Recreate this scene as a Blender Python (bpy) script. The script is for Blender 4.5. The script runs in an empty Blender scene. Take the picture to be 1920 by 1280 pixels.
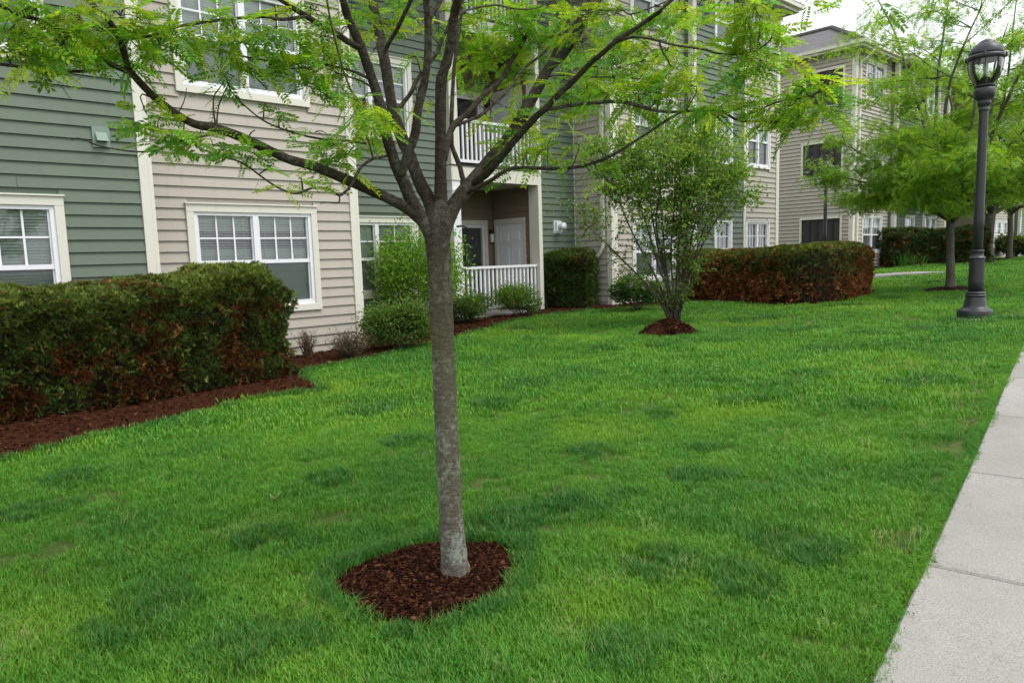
import bpy, math, random
import numpy as np
from mathutils import Matrix, Vector

random.seed(7)
RNG = np.random.default_rng(11)
SC = bpy.context.scene
COL = SC.collection

# ------------------------------------------------------------------ camera
CAM = np.array([0.0, 0.0, 1.45])
YAW, PITCH, ROLL, FPX = math.radians(47.82), math.radians(6.64), math.radians(-1.744), 1340.0
FW = np.array([math.cos(YAW) * math.cos(PITCH), math.sin(YAW) * math.cos(PITCH), -math.sin(PITCH)])
_r0 = np.array([math.sin(YAW), -math.cos(YAW), 0.0])
_u0 = np.cross(_r0, FW)
RT = math.cos(ROLL) * _r0 + math.sin(ROLL) * _u0
UP = -math.sin(ROLL) * _r0 + math.cos(ROLL) * _u0
HD = np.array([math.cos(YAW), math.sin(YAW), 0.0])
cam_data = bpy.data.cameras.new("camera")
cam_data.sensor_width = 36.0
cam_data.lens = FPX / 1920 * 36
cam_data.clip_start = 0.05
cam_data.clip_end = 2000
cam = bpy.data.objects.new("camera", cam_data)
COL.objects.link(cam)
M = Matrix.Identity(4)
for i in range(3):
    M[i][0], M[i][1], M[i][2], M[i][3] = RT[i], UP[i], -FW[i], CAM[i]
cam.matrix_world = M
SC.camera = cam

# ------------------------------------------------------------------ sky and sun (bright overcast day)
SUN_EL, SUN_AZ = math.radians(58), math.radians(-62)      # azimuth of the sun in the xy plane
world = bpy.data.worlds.new("World")
SC.world = world
world.use_nodes = True
wn, wl = world.node_tree.nodes, world.node_tree.links
wn.clear()
wo = wn.new("ShaderNodeOutputWorld")
bg = wn.new("ShaderNodeBackground")
sky = wn.new("ShaderNodeTexSky")
sky.sky_type = 'NISHITA'
sky.sun_disc = False
sky.sun_elevation = SUN_EL
sky.sun_rotation = math.pi / 2 - SUN_AZ
sky.dust_density = 6.0
sky.air_density = 1.5
hs = wn.new("ShaderNodeHueSaturation")
hs.inputs['Saturation'].default_value = 0.35
mx = wn.new("ShaderNodeMix")
mx.data_type = 'RGBA'
mx.inputs[0].default_value = 0.70
mx.inputs[7].default_value = (10.2, 10.5, 11.0, 1)          # the cloud sheet
wl.new(sky.outputs[0], hs.inputs['Color'])
wl.new(hs.outputs[0], mx.inputs[6])
wl.new(mx.outputs[2], bg.inputs[0])
bg.inputs[1].default_value = 0.1
wl.new(bg.outputs[0], wo.inputs[0])
sun_data = bpy.data.lights.new("sun", 'SUN')
sun_data.energy = 1.1
sun_data.angle = math.radians(28)
sun_data.color = (1.0, 0.965, 0.91)
sun = bpy.data.objects.new("sun", sun_data)
COL.objects.link(sun)
sd = Vector((math.cos(SUN_AZ) * math.cos(SUN_EL), math.sin(SUN_AZ) * math.cos(SUN_EL), math.sin(SUN_EL)))
sun.rotation_euler = sd.to_track_quat('Z', 'Y').to_euler()
sun.location = (0, -20, 40)
SC.view_settings.view_transform = 'Standard'
SC.view_settings.look = 'None'
SC.view_settings.gamma = 1.0
SC.view_settings.use_curve_mapping = False
SC.view_settings.exposure = 0.80
SC.render.engine = 'CYCLES'
SC.cycles.max_bounces = 7
SC.cycles.diffuse_bounces = 3
SC.cycles.glossy_bounces = 3
SC.cycles.transmission_bounces = 6
SC.cycles.transparent_max_bounces = 12
SC.cycles.use_denoising = True
SC.cycles.caustics_reflective = False
SC.cycles.caustics_refractive = False

# ------------------------------------------------------------------ photo measurement helpers (pixel of the photograph -> place in the world)
def ray(x, y):
    return FW + RT * (x - 960) / FPX - UP * (y - 640) / FPX
def at_y(x, y, Y):
    d = ray(x, y)
    return CAM + d * (Y - CAM[1]) / d[1]
def at_dist(x, y, H):                                       # on the upright plane H metres ahead
    d = ray(x, y)
    return CAM + d * H / (d @ HD)
def to_px(p):
    v = np.asarray(p, float) - CAM
    w = v @ FW
    return 960 + FPX * (v @ RT) / w, 640 - FPX * (v @ UP) / w, w

_gx = np.array([-60, 3, 5, 6.5, 8, 9.5, 13, 18, 25, 31, 45, 120.0])
_gs = np.array([0, 0, .044, .108, .175, .24, .34, .42, .51, .58, .63, .64])
_bx = np.array([-60, 3, 5.5, 8, 11, 14, 20, 25, 31, 45, 120.0])
_gb = np.array([0, 0, .05, .11, .16, .22, .31, .46, .61, .64, .64])
SW_K, SW_C = 0.1645, 0.484                                  # left edge of the pavement: y = SW_C + SW_K * x
def gz_lin(x, xs, zs):
    return (np.interp(x - .8, xs, zs) + np.interp(x, xs, zs) + np.interp(x + .8, xs, zs)) / 3
def gz(x, y):
    x = np.asarray(x, float)
    y = np.asarray(y, float)
    t = np.clip((y - SW_C - SW_K * x) / 6.5, 0, 1)
    t = t * t * (3 - 2 * t)
    z = gz_lin(x, _gx, _gs) * (1 - t) + gz_lin(x, _bx, _gb) * t
    k = np.clip((y - SW_C - SW_K * x) / 1.0, 0, 1)
    return z + k * .012 * (np.sin(x * 1.7 + y * .9) + np.sin(x * .8 - y * 1.9 + 1.0))
def on_ground(x, y, up=0.0):
    z = 0.0
    for _ in range(12):
        d = ray(x, y)
        p = CAM + d * (z + up - CAM[2]) / d[2]
        z = float(gz(p[0], p[1]))
    return np.array([p[0], p[1], z + up])

# ------------------------------------------------------------------ object helpers
def link(o, parent=None):
    COL.objects.link(o)
    if parent is not None:
        o.parent = parent
    return o
def tag(o, label=None, cat=None, group=None, kind=None):
    if label: o['label'] = label
    if cat: o['category'] = cat
    if group: o['group'] = group
    if kind: o['kind'] = kind
    return o
def empty(name, loc, label=None, cat=None, group=None):
    o = bpy.data.objects.new(name, None)
    o.location = [float(v) for v in loc]
    o.empty_display_size = .2
    link(o)
    return tag(o, label, cat, group)

class MB:
    """collects faces for one mesh"""
    def __init__(s):
        s.v, s.f, s.sm = [], [], []
    def add(s, vs, fs, smooth=False):
        b = len(s.v)
        s.v.extend([tuple(float(c) for c in v) for v in vs])
        s.f.extend([tuple(i + b for i in f) for f in fs])
        s.sm.extend([smooth] * len(fs))
        return s
    def box(s, x0, x1, y0, y1, z0, z1, ch=0.0):
        if ch <= 0:
            vs = [(x, y, z) for z in (z0, z1) for y in (y0, y1) for x in (x0, x1)]
            return s.add(vs, [(0, 2, 3, 1), (4, 5, 7, 6), (0, 1, 5, 4), (2, 6, 7, 3), (0, 4, 6, 2), (1, 3, 7, 5)])
        # chamfered along the outward (-y) edges
        prof = [(x0, y1), (x0, y0 + ch), (x0 + ch, y0), (x1 - ch, y0), (x1, y0 + ch), (x1, y1)]
        vs = [(x, y, z) for z in (z0, z1) for x, y in prof]
        n = 6
        fs = [(i, (i + 1) % n, n + (i + 1) % n, n + i) for i in range(n)]
        return s.add(vs, fs + [tuple(range(n - 1, -1, -1)), tuple(range(n, 2 * n))])
    def quad(s, a, b, c, d):
        return s.add([a, b, c, d], [(0, 1, 2, 3)])
    def tube(s, pts, rad, n=8, cap=True, smooth=True):
        pts = np.asarray(pts, float)
        m = len(pts)
        rad = np.broadcast_to(np.asarray(rad, float), (m,))
        tan = np.gradient(pts, axis=0)
        tan /= np.linalg.norm(tan, axis=1)[:, None] + 1e-12
        ref = np.array([0, 0, 1.0]) if abs(tan[0][2]) < .9 else np.array([1.0, 0, 0])
        a = np.cross(tan[0], ref)
        a /= np.linalg.norm(a)
        vs = []
        for i in range(m):
            a = a - tan[i] * (a @ tan[i])
            a /= np.linalg.norm(a) + 1e-12
            b = np.cross(tan[i], a)
            for k in range(n):
                t = 2 * math.pi * k / n
                vs.append(pts[i] + rad[i] * (math.cos(t) * a + math.sin(t) * b))
        fs = [(i * n + k, i * n + (k + 1) % n, (i + 1) * n + (k + 1) % n, (i + 1) * n + k) for i in range(m - 1) for k in range(n)]
        if cap:
            fs += [tuple(range(n - 1, -1, -1)), tuple((m - 1) * n + k for k in range(n))]
        return s.add(vs, fs, smooth)
    def lathe(s, prof, n=24, c=(0, 0, 0), smooth=True, flute=0.0):
        vs, m = [], len(prof)
        for r, z in prof:
            for k in range(n):
                t = 2 * math.pi * k / n
                q = r * (1 - (flute if k % 2 else 0))
                vs.append((c[0] + q * math.cos(t), c[1] + q * math.sin(t), c[2] + z))
        fs = [(i * n + k, i * n + (k + 1) % n, (i + 1) * n + (k + 1) % n, (i + 1) * n + k) for i in range(m - 1) for k in range(n)]
        fs += [tuple(range(n - 1, -1, -1)), tuple((m - 1) * n + k for k in range(n))]
        return s.add(vs, fs, smooth)
    def mesh(s, name, mat):
        me = bpy.data.meshes.new(name)
        me.from_pydata(s.v, [], s.f)
        me.polygons.foreach_set('use_smooth', s.sm)
        me.materials.append(mat)
        me.update()
        return me
    def build(s, name, mat, parent=None, loc=None, rz=0.0):
        o = bpy.data.objects.new(name, s.mesh(name, mat))
        if loc is not None:
            o.location = [float(v) for v in loc]
        o.rotation_euler = (0, 0, rz)
        return link(o, parent)

def np_mesh(name, V, F, mat, col=None, smooth=False):
    """V (n,3), F list of (m,k) index arrays of equal face size k; col (n,3) vertex colours"""
    me = bpy.data.meshes.new(name)
    me.vertices.add(len(V))
    me.vertices.foreach_set('co', np.ascontiguousarray(V, np.float32).ravel())
    loops = np.concatenate([f.ravel() for f in F])
    tot = np.concatenate([np.full(len(f), f.shape[1]) for f in F])
    me.loops.add(len(loops))
    me.loops.foreach_set('vertex_index', loops.astype(np.int32))
    me.polygons.add(len(tot))
    me.polygons.foreach_set('loop_start', np.concatenate([[0], np.cumsum(tot)[:-1]]).astype(np.int32))
    me.polygons.foreach_set('loop_total', tot.astype(np.int32))
    me.polygons.foreach_set('use_smooth', np.full(len(tot), smooth))
    if col is not None:
        a = me.attributes.new('col', 'FLOAT_COLOR', 'POINT')
        a.data.foreach_set('color', np.c_[col, np.ones(len(col))].astype(np.float32).ravel())
    me.materials.append(mat)
    me.update(calc_edges=True)
    return me
def np_obj(name, V, F, mat, parent=None, col=None, smooth=False, loc=None):
    if loc is not None:
        V = V - np.asarray(loc)
    o = bpy.data.objects.new(name, np_mesh(name, V, F, mat, col, smooth))
    if loc is not None and parent is None:
        o.location = [float(v) for v in loc]
    return link(o, parent)

# ------------------------------------------------------------------ materials
MATS = {}
def new_mat(name):
    m = bpy.data.materials.new(name)
    m.use_nodes = True
    n, l = m.node_tree.nodes, m.node_tree.links
    n.clear()
    out = n.new("ShaderNodeOutputMaterial")
    p = n.new("ShaderNodeBsdfPrincipled")
    l.new(p.outputs[0], out.inputs[0])
    MATS[name] = m
    return m, n, l, p, out
def ramp(n, stops, interp='LINEAR'):
    r = n.new("ShaderNodeValToRGB")
    e = r.color_ramp.elements
    r.color_ramp.interpolation = interp
    while len(e) < len(stops):
        e.new(0.5)
    for i, (p, c) in enumerate(stops):
        e[i].position = p
        e[i].color = (*c, 1) if len(c) == 3 else c
    return r
def noise(n, l, scale, detail=4, rough=.6, vec=None, dim='3D'):
    t = n.new("ShaderNodeTexNoise")
    t.inputs['Scale'].default_value = scale
    t.inputs['Detail'].default_value = detail
    t.inputs['Roughness'].default_value = rough
    if vec is not None:
        l.new(vec, t.inputs['Vector'])
    return t
def mixc(n, l, fac, a, b, mode='MIX'):
    m = n.new("ShaderNodeMix")
    m.data_type = 'RGBA'
    m.blend_type = mode
    for sock, v in ((m.inputs[0], fac), (m.inputs[6], a), (m.inputs[7], b)):
        if hasattr(v, 'is_linked') or hasattr(v, 'links'):
            l.new(v, sock)
        elif isinstance(v, (int, float)):
            sock.default_value = v
        else:
            sock.default_value = (*v, 1)
    return m.outputs[2]
def math_n(n, l, op, a, b=None, clamp=False):
    m = n.new("ShaderNodeMath")
    m.operation = op
    m.use_clamp = clamp
    for i, v in enumerate((a, b)):
        if v is None:
            continue
        if isinstance(v, (int, float)):
            m.inputs[i].default_value = v
        else:
            l.new(v, m.inputs[i])
    return m.outputs[0]
def bump(n, l, p, h, strength, dist):
    b = n.new("ShaderNodeBump")
    b.inputs['Strength'].default_value = strength
    b.inputs['Distance'].default_value = dist
    l.new(h, b.inputs['Height'])
    l.new(b.outputs[0], p.inputs['Normal'])
def position(n, l, sx=1, sy=1, sz=1):
    g = n.new("ShaderNodeNewGeometry")
    mp = n.new("ShaderNodeMapping")
    mp.inputs['Scale'].default_value = (sx, sy, sz)
    l.new(g.outputs['Position'], mp.inputs[0])
    return mp.outputs[0]

def paint(name, c, rough=.55, var=.06, grain=(3, 3, 60), gstr=.15, spec=.3, dirt=0.0):
    m, n, l, p, o = new_mat(name)
    v = position(n, l)
    big = noise(n, l, .9, 4, .6, v)
    oi = n.new("ShaderNodeObjectInfo")
    f = math_n(n, l, 'ADD', math_n(n, l, 'MULTIPLY', big.outputs[0], .7), math_n(n, l, 'MULTIPLY', oi.outputs['Random'], .35), True)
    dk = tuple(x * (1 - var) for x in c)
    lt = tuple(min(1, x * (1 + var)) for x in c)
    colr = mixc(n, l, f, dk, lt)
    if dirt:
        d = noise(n, l, 2.2, 6, .7, position(n, l, 3, 3, .7))
        r = ramp(n, [(.55, (0, 0, 0)), (.8, (1, 1, 1))])
        l.new(d.outputs[0], r.inputs[0])
        colr = mixc(n, l, math_n(n, l, 'MULTIPLY', r.outputs[0], dirt), colr, tuple(x * .6 for x in c))
    l.new(colr, p.inputs['Base Color'])
    p.inputs['Roughness'].default_value = rough
    p.inputs['Specular IOR Level'].default_value = spec
    if gstr:
        g = noise(n, l, 1.0, 5, .65, position(n, l, *grain))
        bump(n, l, p, g.outputs[0], gstr, .004)
    return m
paint('siding_green', (.130, .166, .126), .6, .08, (5, 5, 90), .4, .25, .4)
paint('siding_beige', (.420, .384, .330), .6, .06, (5, 5, 90), .4, .25, .35)
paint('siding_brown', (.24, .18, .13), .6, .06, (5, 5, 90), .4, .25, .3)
paint('trim_cream', (.66, .645, .565), .6, .06, (4, 4, 4), .1, .25, .3)
paint('vinyl_white', (.76, .77, .79), .4, .04, (4, 4, 4), 0, .4)
paint('door_paint', (.74, .77, .80), .4, .03, (4, 4, 40), .08)
paint('blind', (.78, .84, .80), .5, .06, (4, 4, 4), 0)
paint('gutter', (.62, .60, .52), .45, .03, (4, 4, 4), 0)
paint('soffit', (.42, .40, .33), .6, .05, (4, 4, 4), 0)
paint('room', (.24, .24, .23), .8, .1, (4, 4, 4), 0)
paint('vent_green', (.20, .27, .225), .5, .05, (4, 4, 4), 0)
paint('black_metal', (.018, .018, .02), .45, .1, (20, 20, 20), .1, .5)
paint('lamp_metal', (.021, .022, .026), .42, .25, (30, 30, 30), .12, .5)
paint('brass', (.45, .28, .06), .3, .1, (4, 4, 4), 0)
paint('pipe_grey', (.45, .46, .46), .4, .05, (4, 4, 4), 0)
paint('screen_dark', (.055, .048, .055), .7, .15, (4, 4, 4), 0)
paint('slab_edge', (.10, .09, .075), .8, .1, (8, 8, 8), .3)
paint('light_glass', (.80, .80, .78), .4, .02, (4, 4, 4), 0)
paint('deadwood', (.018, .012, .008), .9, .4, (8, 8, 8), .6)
paint('foundation', (.28, .27, .25), .85, .12, (8, 8, 8), .4)

def glass_mat(name, refl_rough=.02, tint=(.93, .97, .95), ior=1.5):
    m, n, l, p, o = new_mat(name)
    n.remove(p)
    tr = n.new("ShaderNodeBsdfTransparent")
    tr.inputs[0].default_value = (*tint, 1)
    gl = n.new("ShaderNodeBsdfGlossy")
    gl.inputs['Roughness'].default_value = refl_rough
    fr = n.new("ShaderNodeFresnel")
    fr.inputs[0].default_value = ior
    wob = noise(n, l, 1.3, 1, .3, position(n, l))
    bm = n.new("ShaderNodeBump")
    bm.inputs['Strength'].default_value = .02
    bm.inputs['Distance'].default_value = .02
    l.new(wob.outputs[0], bm.inputs['Height'])
    l.new(bm.outputs[0], gl.inputs['Normal'])
    ms = n.new("ShaderNodeMixShader")
    l.new(math_n(n, l, 'MULTIPLY', fr.outputs[0], 2.7, True), ms.inputs[0])
    l.new(tr.outputs[0], ms.inputs[1])
    l.new(gl.outputs[0], ms.inputs[2])
    l.new(ms.outputs[0], o.inputs[0])
    return m
glass_mat('glass', tint=(.90, .97, .94))
glass_mat('lamp_glass', tint=(.90, .95, .93), ior=1.45)
def mesh_screen(name, c, dens):
    m, n, l, p, o = new_mat(name)
    p.inputs['Base Color'].default_value = (*c, 1)
    p.inputs['Roughness'].default_value = .7
    tr = n.new("ShaderNodeBsdfTransparent")
    ms = n.new("ShaderNodeMixShader")
    ms.inputs[0].default_value = dens
    l.new(tr.outputs[0], ms.inputs[1])
    l.new(p.outputs[0], ms.inputs[2])
    l.new(ms.outputs[0], o.inputs[0])
mesh_screen('insect_screen', (.08, .09, .095), .26)

def leaf_mat(name, hue_var=.03, val_var=.35, trans=.35, gloss=.35):
    m, n, l, p, o = new_mat(name)
    at = n.new("ShaderNodeAttribute")
    at.attribute_name = 'col'
    g = n.new("ShaderNodeNewGeometry")
    hsv = n.new("ShaderNodeHueSaturation")
    l.new(at.outputs[0], hsv.inputs['Color'])
    rp = g.outputs['Random Per Island']
    l.new(math_n(n, l, 'ADD', math_n(n, l, 'MULTIPLY', rp, hue_var), .5 - hue_var / 2), hsv.inputs['Hue'])
    r2 = math_n(n, l, 'FRACT', math_n(n, l, 'MULTIPLY', rp, 7.31))
    l.new(math_n(n, l, 'ADD', math_n(n, l, 'MULTIPLY', r2, val_var), 1 - val_var / 2), hsv.inputs['Value'])
    l.new(hsv.outputs[0], p.inputs['Base Color'])
    p.inputs['Roughness'].default_value = .48
    p.inputs['Specular IOR Level'].default_value = gloss
    t = n.new("ShaderNodeBsdfTranslucent")
    tc = mixc(n, l, 1.0, hsv.outputs[0], (1.35, 1.25, .5), 'MULTIPLY')
    l.new(tc, t.inputs[0])
    ms = n.new("ShaderNodeMixShader")
    ms.inputs[0].default_value = trans
    l.new(p.outputs[0], ms.inputs[1])
    l.new(t.outputs[0], ms.inputs[2])
    l.new(ms.outputs[0], o.inputs[0])
    return m
leaf_mat('leaf', .05, .6, .48, .3)
leaf_mat('needle', .03, .5, .15, .25)
leaf_mat('petal', .02, .3, .3, .2)

def bark_mat(name, c1, c2, lichen=.5, scale=1.0, height_dark=False):
    m, n, l, p, o = new_mat(name)
    v = position(n, l, 14 * scale, 14 * scale, 38 * scale)
    a = noise(n, l, 1.6, 6, .7, v)
    r = ramp(n, [(.3, c1), (.62, c2), (.8, tuple(min(1, x * 1.9) for x in c2))])
    l.new(a.outputs[0], r.inputs[0])
    lic = noise(n, l, 42 * scale, 6, .8, position(n, l))
    big = noise(n, l, 5.5 * scale, 3, .6, position(n, l))
    f = math_n(n, l, 'MULTIPLY', lic.outputs[0], math_n(n, l, 'ADD', big.outputs[0], .42))
    rl = ramp(n, [(.465, (0, 0, 0)), (.56, (1, 1, 1))])
    l.new(f, rl.inputs[0])
    colr = mixc(n, l, math_n(n, l, 'MULTIPLY', rl.outputs[0], lichen), r.outputs[0], (.27, .30, .25))
    # pale dashes (lenticels) across the bark
    vo = n.new("ShaderNodeTexVoronoi")
    vo.inputs['Scale'].default_value = 1.0
    l.new(position(n, l, 75 * scale, 75 * scale, 190 * scale), vo.inputs['Vector'])
    rv = ramp(n, [(.20, (1, 1, 1)), (.36, (0, 0, 0))])
    l.new(vo.outputs[0], rv.inputs[0])
    colr = mixc(n, l, math_n(n, l, 'MULTIPLY', rv.outputs[0], .6), colr, (.27, .25, .21))
    moss = noise(n, l, 3.0, 3, .6, position(n, l, 1, 1, .35))
    rm = ramp(n, [(.5, (0, 0, 0)), (.7, (1, 1, 1))])
    l.new(moss.outputs[0], rm.inputs[0])
    colr = mixc(n, l, math_n(n, l, 'MULTIPLY', rm.outputs[0], .5), colr, (.085, .085, .03))
    if height_dark:                                               # bark colour darkens with height, from the stem up into the limbs
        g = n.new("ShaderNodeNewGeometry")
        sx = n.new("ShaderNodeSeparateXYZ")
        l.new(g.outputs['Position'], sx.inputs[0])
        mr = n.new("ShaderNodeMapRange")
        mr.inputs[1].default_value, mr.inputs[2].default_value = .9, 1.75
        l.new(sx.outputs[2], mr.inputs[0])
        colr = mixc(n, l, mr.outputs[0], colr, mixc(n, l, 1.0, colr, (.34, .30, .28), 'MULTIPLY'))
    l.new(colr, p.inputs['Base Color'])
    p.inputs['Roughness'].default_value = .85
    p.inputs['Specular IOR Level'].default_value = .2
    bump(n, l, p, a.outputs[0], .8, .012)
    return m
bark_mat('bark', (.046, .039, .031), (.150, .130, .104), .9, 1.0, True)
bark_mat('twig_brown', (.070, .040, .026), (.16, .10, .065), .1)
bark_mat('bark_twig', (.030, .023, .018), (.062, .048, .038), .25)
bark_mat('bark_grey', (.05, .043, .036), (.12, .105, .088), .3)

def ground_mat():
    m, n, l, p, o = new_mat('soil_turf')
    v = position(n, l)
    a = noise(n, l, .55, 4, .6, v)
    b = noise(n, l, 14, 5, .7, v)
    r = ramp(n, [(.35, (.045, .080, .018)), (.65, (.080, .125, .026))])
    l.new(a.outputs[0], r.inputs[0])
    r2 = ramp(n, [(.45, (0, 0, 0)), (.75, (1, 1, 1))])
    l.new(b.outputs[0], r2.inputs[0])
    l.new(mixc(n, l, math_n(n, l, 'MULTIPLY', r2.outputs[0], .8), r.outputs[0], (.085, .062, .038)), p.inputs['Base Color'])
    p.inputs['Roughness'].default_value = .95
    p.inputs['Specular IOR Level'].default_value = .1
    bump(n, l, p, b.outputs[0], .6, .03)
ground_mat()
def grass_mat(name, ca, cb, cc, trans=.3):
    m, n, l, p, o = new_mat(name)
    v = position(n, l)
    a = noise(n, l, .42, 3, .55, v)
    b = noise(n, l, 1.7, 3, .6, v)
    r = ramp(n, [(.36, ca), (.5, cb), (.66, cc)])
    l.new(math_n(n, l, 'ADD', math_n(n, l, 'MULTIPLY', a.outputs[0], .65), math_n(n, l, 'MULTIPLY', b.outputs[0], .35)), r.inputs[0])
    g = n.new("ShaderNodeNewGeometry")
    hsv = n.new("ShaderNodeHueSaturation")
    l.new(r.outputs[0], hsv.inputs['Color'])
    rp = g.outputs['Random Per Island']
    oi = n.new("ShaderNodeObjectInfo")
    q = math_n(n, l, 'FRACT', math_n(n, l, 'ADD', math_n(n, l, 'MULTIPLY', rp, 3.7), oi.outputs['Random']))
    l.new(math_n(n, l, 'ADD', math_n(n, l, 'MULTIPLY', q, .5), .75), hsv.inputs['Value'])
    l.new(math_n(n, l, 'ADD', math_n(n, l, 'MULTIPLY', rp, .04), .48), hsv.inputs['Hue'])
    # a few straw coloured blades
    st = math_n(n, l, 'GREATER_THAN', q, .955)
    c2 = mixc(n, l, math_n(n, l, 'MULTIPLY', st, .7), hsv.outputs[0], (.33, .30, .13))
    l.new(c2, p.inputs['Base Color'])
    p.inputs['Roughness'].default_value = .5
    p.inputs['Specular IOR Level'].default_value = .3
    t = n.new("ShaderNodeBsdfTranslucent")
    l.new(mixc(n, l, 1.0, c2, (1.2, 1.2, .6), 'MULTIPLY'), t.inputs[0])
    ms = n.new("ShaderNodeMixShader")
    ms.inputs[0].default_value = trans
    l.new(p.outputs[0], ms.inputs[1])
    l.new(t.outputs[0], ms.inputs[2])
    l.new(ms.outputs[0], o.inputs[0])
grass_mat('grass_blade', (.070, .235, .030), (.112, .305, .028), (.205, .395, .030))
grass_mat('grass_dark', (.044, .165, .028), (.055, .190, .028), (.074, .215, .028))
grass_mat('grass_straw', (.30, .38, .13), (.36, .41, .16), (.42, .42, .18))
def mulch_mat(name, cs, sc=1.0):
    m, n, l, p, o = new_mat(name)
    g = n.new("ShaderNodeNewGeometry")
    oi = n.new("ShaderNodeObjectInfo")
    v = noise(n, l, 40 * sc, 5, .7, position(n, l))
    f = math_n(n, l, 'FRACT', math_n(n, l, 'ADD', g.outputs['Random Per Island'], oi.outputs['Random']))
    f = math_n(n, l, 'ADD', math_n(n, l, 'MULTIPLY', f, .72), math_n(n, l, 'MULTIPLY', v.outputs[0], .28))
    r = ramp(n, cs)
    l.new(f, r.inputs[0])
    l.new(r.outputs[0], p.inputs['Base Color'])
    p.inputs['Roughness'].default_value = .9
    p.inputs['Specular IOR Level'].default_value = .06
    bump(n, l, p, v.outputs[0], .7, .015)
mulch_mat('mulch', [(.3, (.010, .004, .0022)), (.6, (.026, .009, .0042)), (.85, (.050, .018, .008))])
mulch_mat('mulch_chip', [(.2, (.010, .0042, .0028)), (.55, (.036, .012, .0062)), (.80, (.082, .030, .014)), (.94, (.24, .115, .055))])
def concrete():
    m, n, l, p, o = new_mat('concrete')
    v = position(n, l)
    a = noise(n, l, 1.1, 5, .65, v)
    b = noise(n, l, 160, 3, .7, v)
    c = noise(n, l, 7, 6, .75, v)
    oi = n.new("ShaderNodeObjectInfo")
    r = ramp(n, [(.3, (.255, .245, .225)), (.7, (.35, .34, .32))])
    l.new(math_n(n, l, 'ADD', math_n(n, l, 'MULTIPLY', a.outputs[0], .8), math_n(n, l, 'MULTIPLY', oi.outputs['Random'], .2)), r.inputs[0])
    rb = ramp(n, [(.36, (.62, .6, .57)), (.5, (1, 1, 1)), (.68, (1.12, 1.12, 1.12))])
    l.new(b.outputs[0], rb.inputs[0])
    x = mixc(n, l, 1.0, r.outputs[0], rb.outputs[0], 'MULTIPLY')
    rc = ramp(n, [(.54, (0, 0, 0)), (.72, (1, 1, 1))])
    l.new(c.outputs[0], rc.inputs[0])
    x = mixc(n, l, math_n(n, l, 'MULTIPLY', rc.outputs[0], .5), x, (.23, .215, .18))
    l.new(x, p.inputs['Base Color'])
    p.inputs['Roughness'].default_value = .9
    p.inputs['Specular IOR Level'].default_value = .2
    bump(n, l, p, b.outputs[0], .35, .004)
concrete()
def shingle():
    m, n, l, p, o = new_mat('shingle')
    v = position(n, l)
    br = n.new("ShaderNodeTexBrick")
    br.inputs['Scale'].default_value = 1.0
    br.inputs['Color1'].default_value = (.115, .11, .112, 1)
    br.inputs['Color2'].default_value = (.16, .152, .152, 1)
    br.inputs['Mortar'].default_value = (.06, .056, .056, 1)
    br.inputs['Mortar Size'].default_value = .012
    br.inputs['Brick Width'].default_value = .33
    br.inputs['Row Height'].default_value = .14
    uv = n.new("ShaderNodeUVMap")
    l.new(uv.outputs[0], br.inputs['Vector'])
    a = noise(n, l, 3, 4, .6, v)
    l.new(mixc(n, l, math_n(n, l, 'MULTIPLY', a.outputs[0], .5), br.outputs[0], (.17, .165, .165)), p.inputs['Base Color'])
    p.inputs['Roughness'].default_value = .95
shingle()
mt = MATS

# ================================================================== GROUND
def in_poly(P, poly):
    x, y = P[:, 0], P[:, 1]
    poly = np.asarray(poly)[:, :2]
    r = np.zeros(len(P), bool)
    j = len(poly) - 1
    for i in range(len(poly)):
        xi, yi, xj, yj = *poly[i], *poly[j]
        c = ((yi > y) != (yj > y)) & (x < (xj - xi) * (y - yi) / (yj - yi + 1e-12) + xi)
        r ^= c
        j = i
    return r
def vnoise(x, y, s, seed=0):
    """smooth value noise in the plane, 0..1"""
    x, y = np.asarray(x) * s + seed * 17.3, np.asarray(y) * s - seed * 9.1
    xi, yi = np.floor(x), np.floor(y)
    fx, fy = x - xi, y - yi
    fx, fy = fx * fx * (3 - 2 * fx), fy * fy * (3 - 2 * fy)
    h = lambda a, b: np.modf(np.abs(np.sin(a * 127.1 + b * 311.7 + seed) * 43758.5453))[0]
    return (h(xi, yi) * (1 - fx) + h(xi + 1, yi) * fx) * (1 - fy) + (h(xi, yi + 1) * (1 - fx) + h(xi + 1, yi + 1) * fx) * fy

def sheet(name, xs, ys, mat, dz=0.0, keep=None, kind='structure', rough=0.0):
    X, Y = np.meshgrid(xs, ys)
    Z = gz(X, Y) + dz
    if rough:
        Z = Z + rough * (RNG.random(Z.shape) - .3)
    V = np.c_[X.ravel(), Y.ravel(), Z.ravel()]
    nx, ny = len(xs), len(ys)
    I = (np.arange(ny - 1)[:, None] * nx + np.arange(nx - 1)).ravel()
    F = np.c_[I, I + 1, I + nx + 1, I + nx]
    if keep is not None:
        F = F[keep((V[F[:, 0]] + V[F[:, 2]]) / 2)]
        u, inv = np.unique(F, return_inverse=True)
        V, F = V[u], inv.reshape(F.shape)
    o = np_obj(name, V, [F], mat, smooth=True)
    return tag(o, kind=kind)
gx_ = np.unique(np.r_[-300, -120, -60, np.arange(-30, 60.1, .5), 80, 120, 200, 400, 800])
gy_ = np.unique(np.r_[-400, -150, -60, np.arange(-20, 30.1, .5), 45, 80, 150, 400, 800])
sheet('lawn_ground', gx_, gy_, mt['soil_turf'], -.006)

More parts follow.
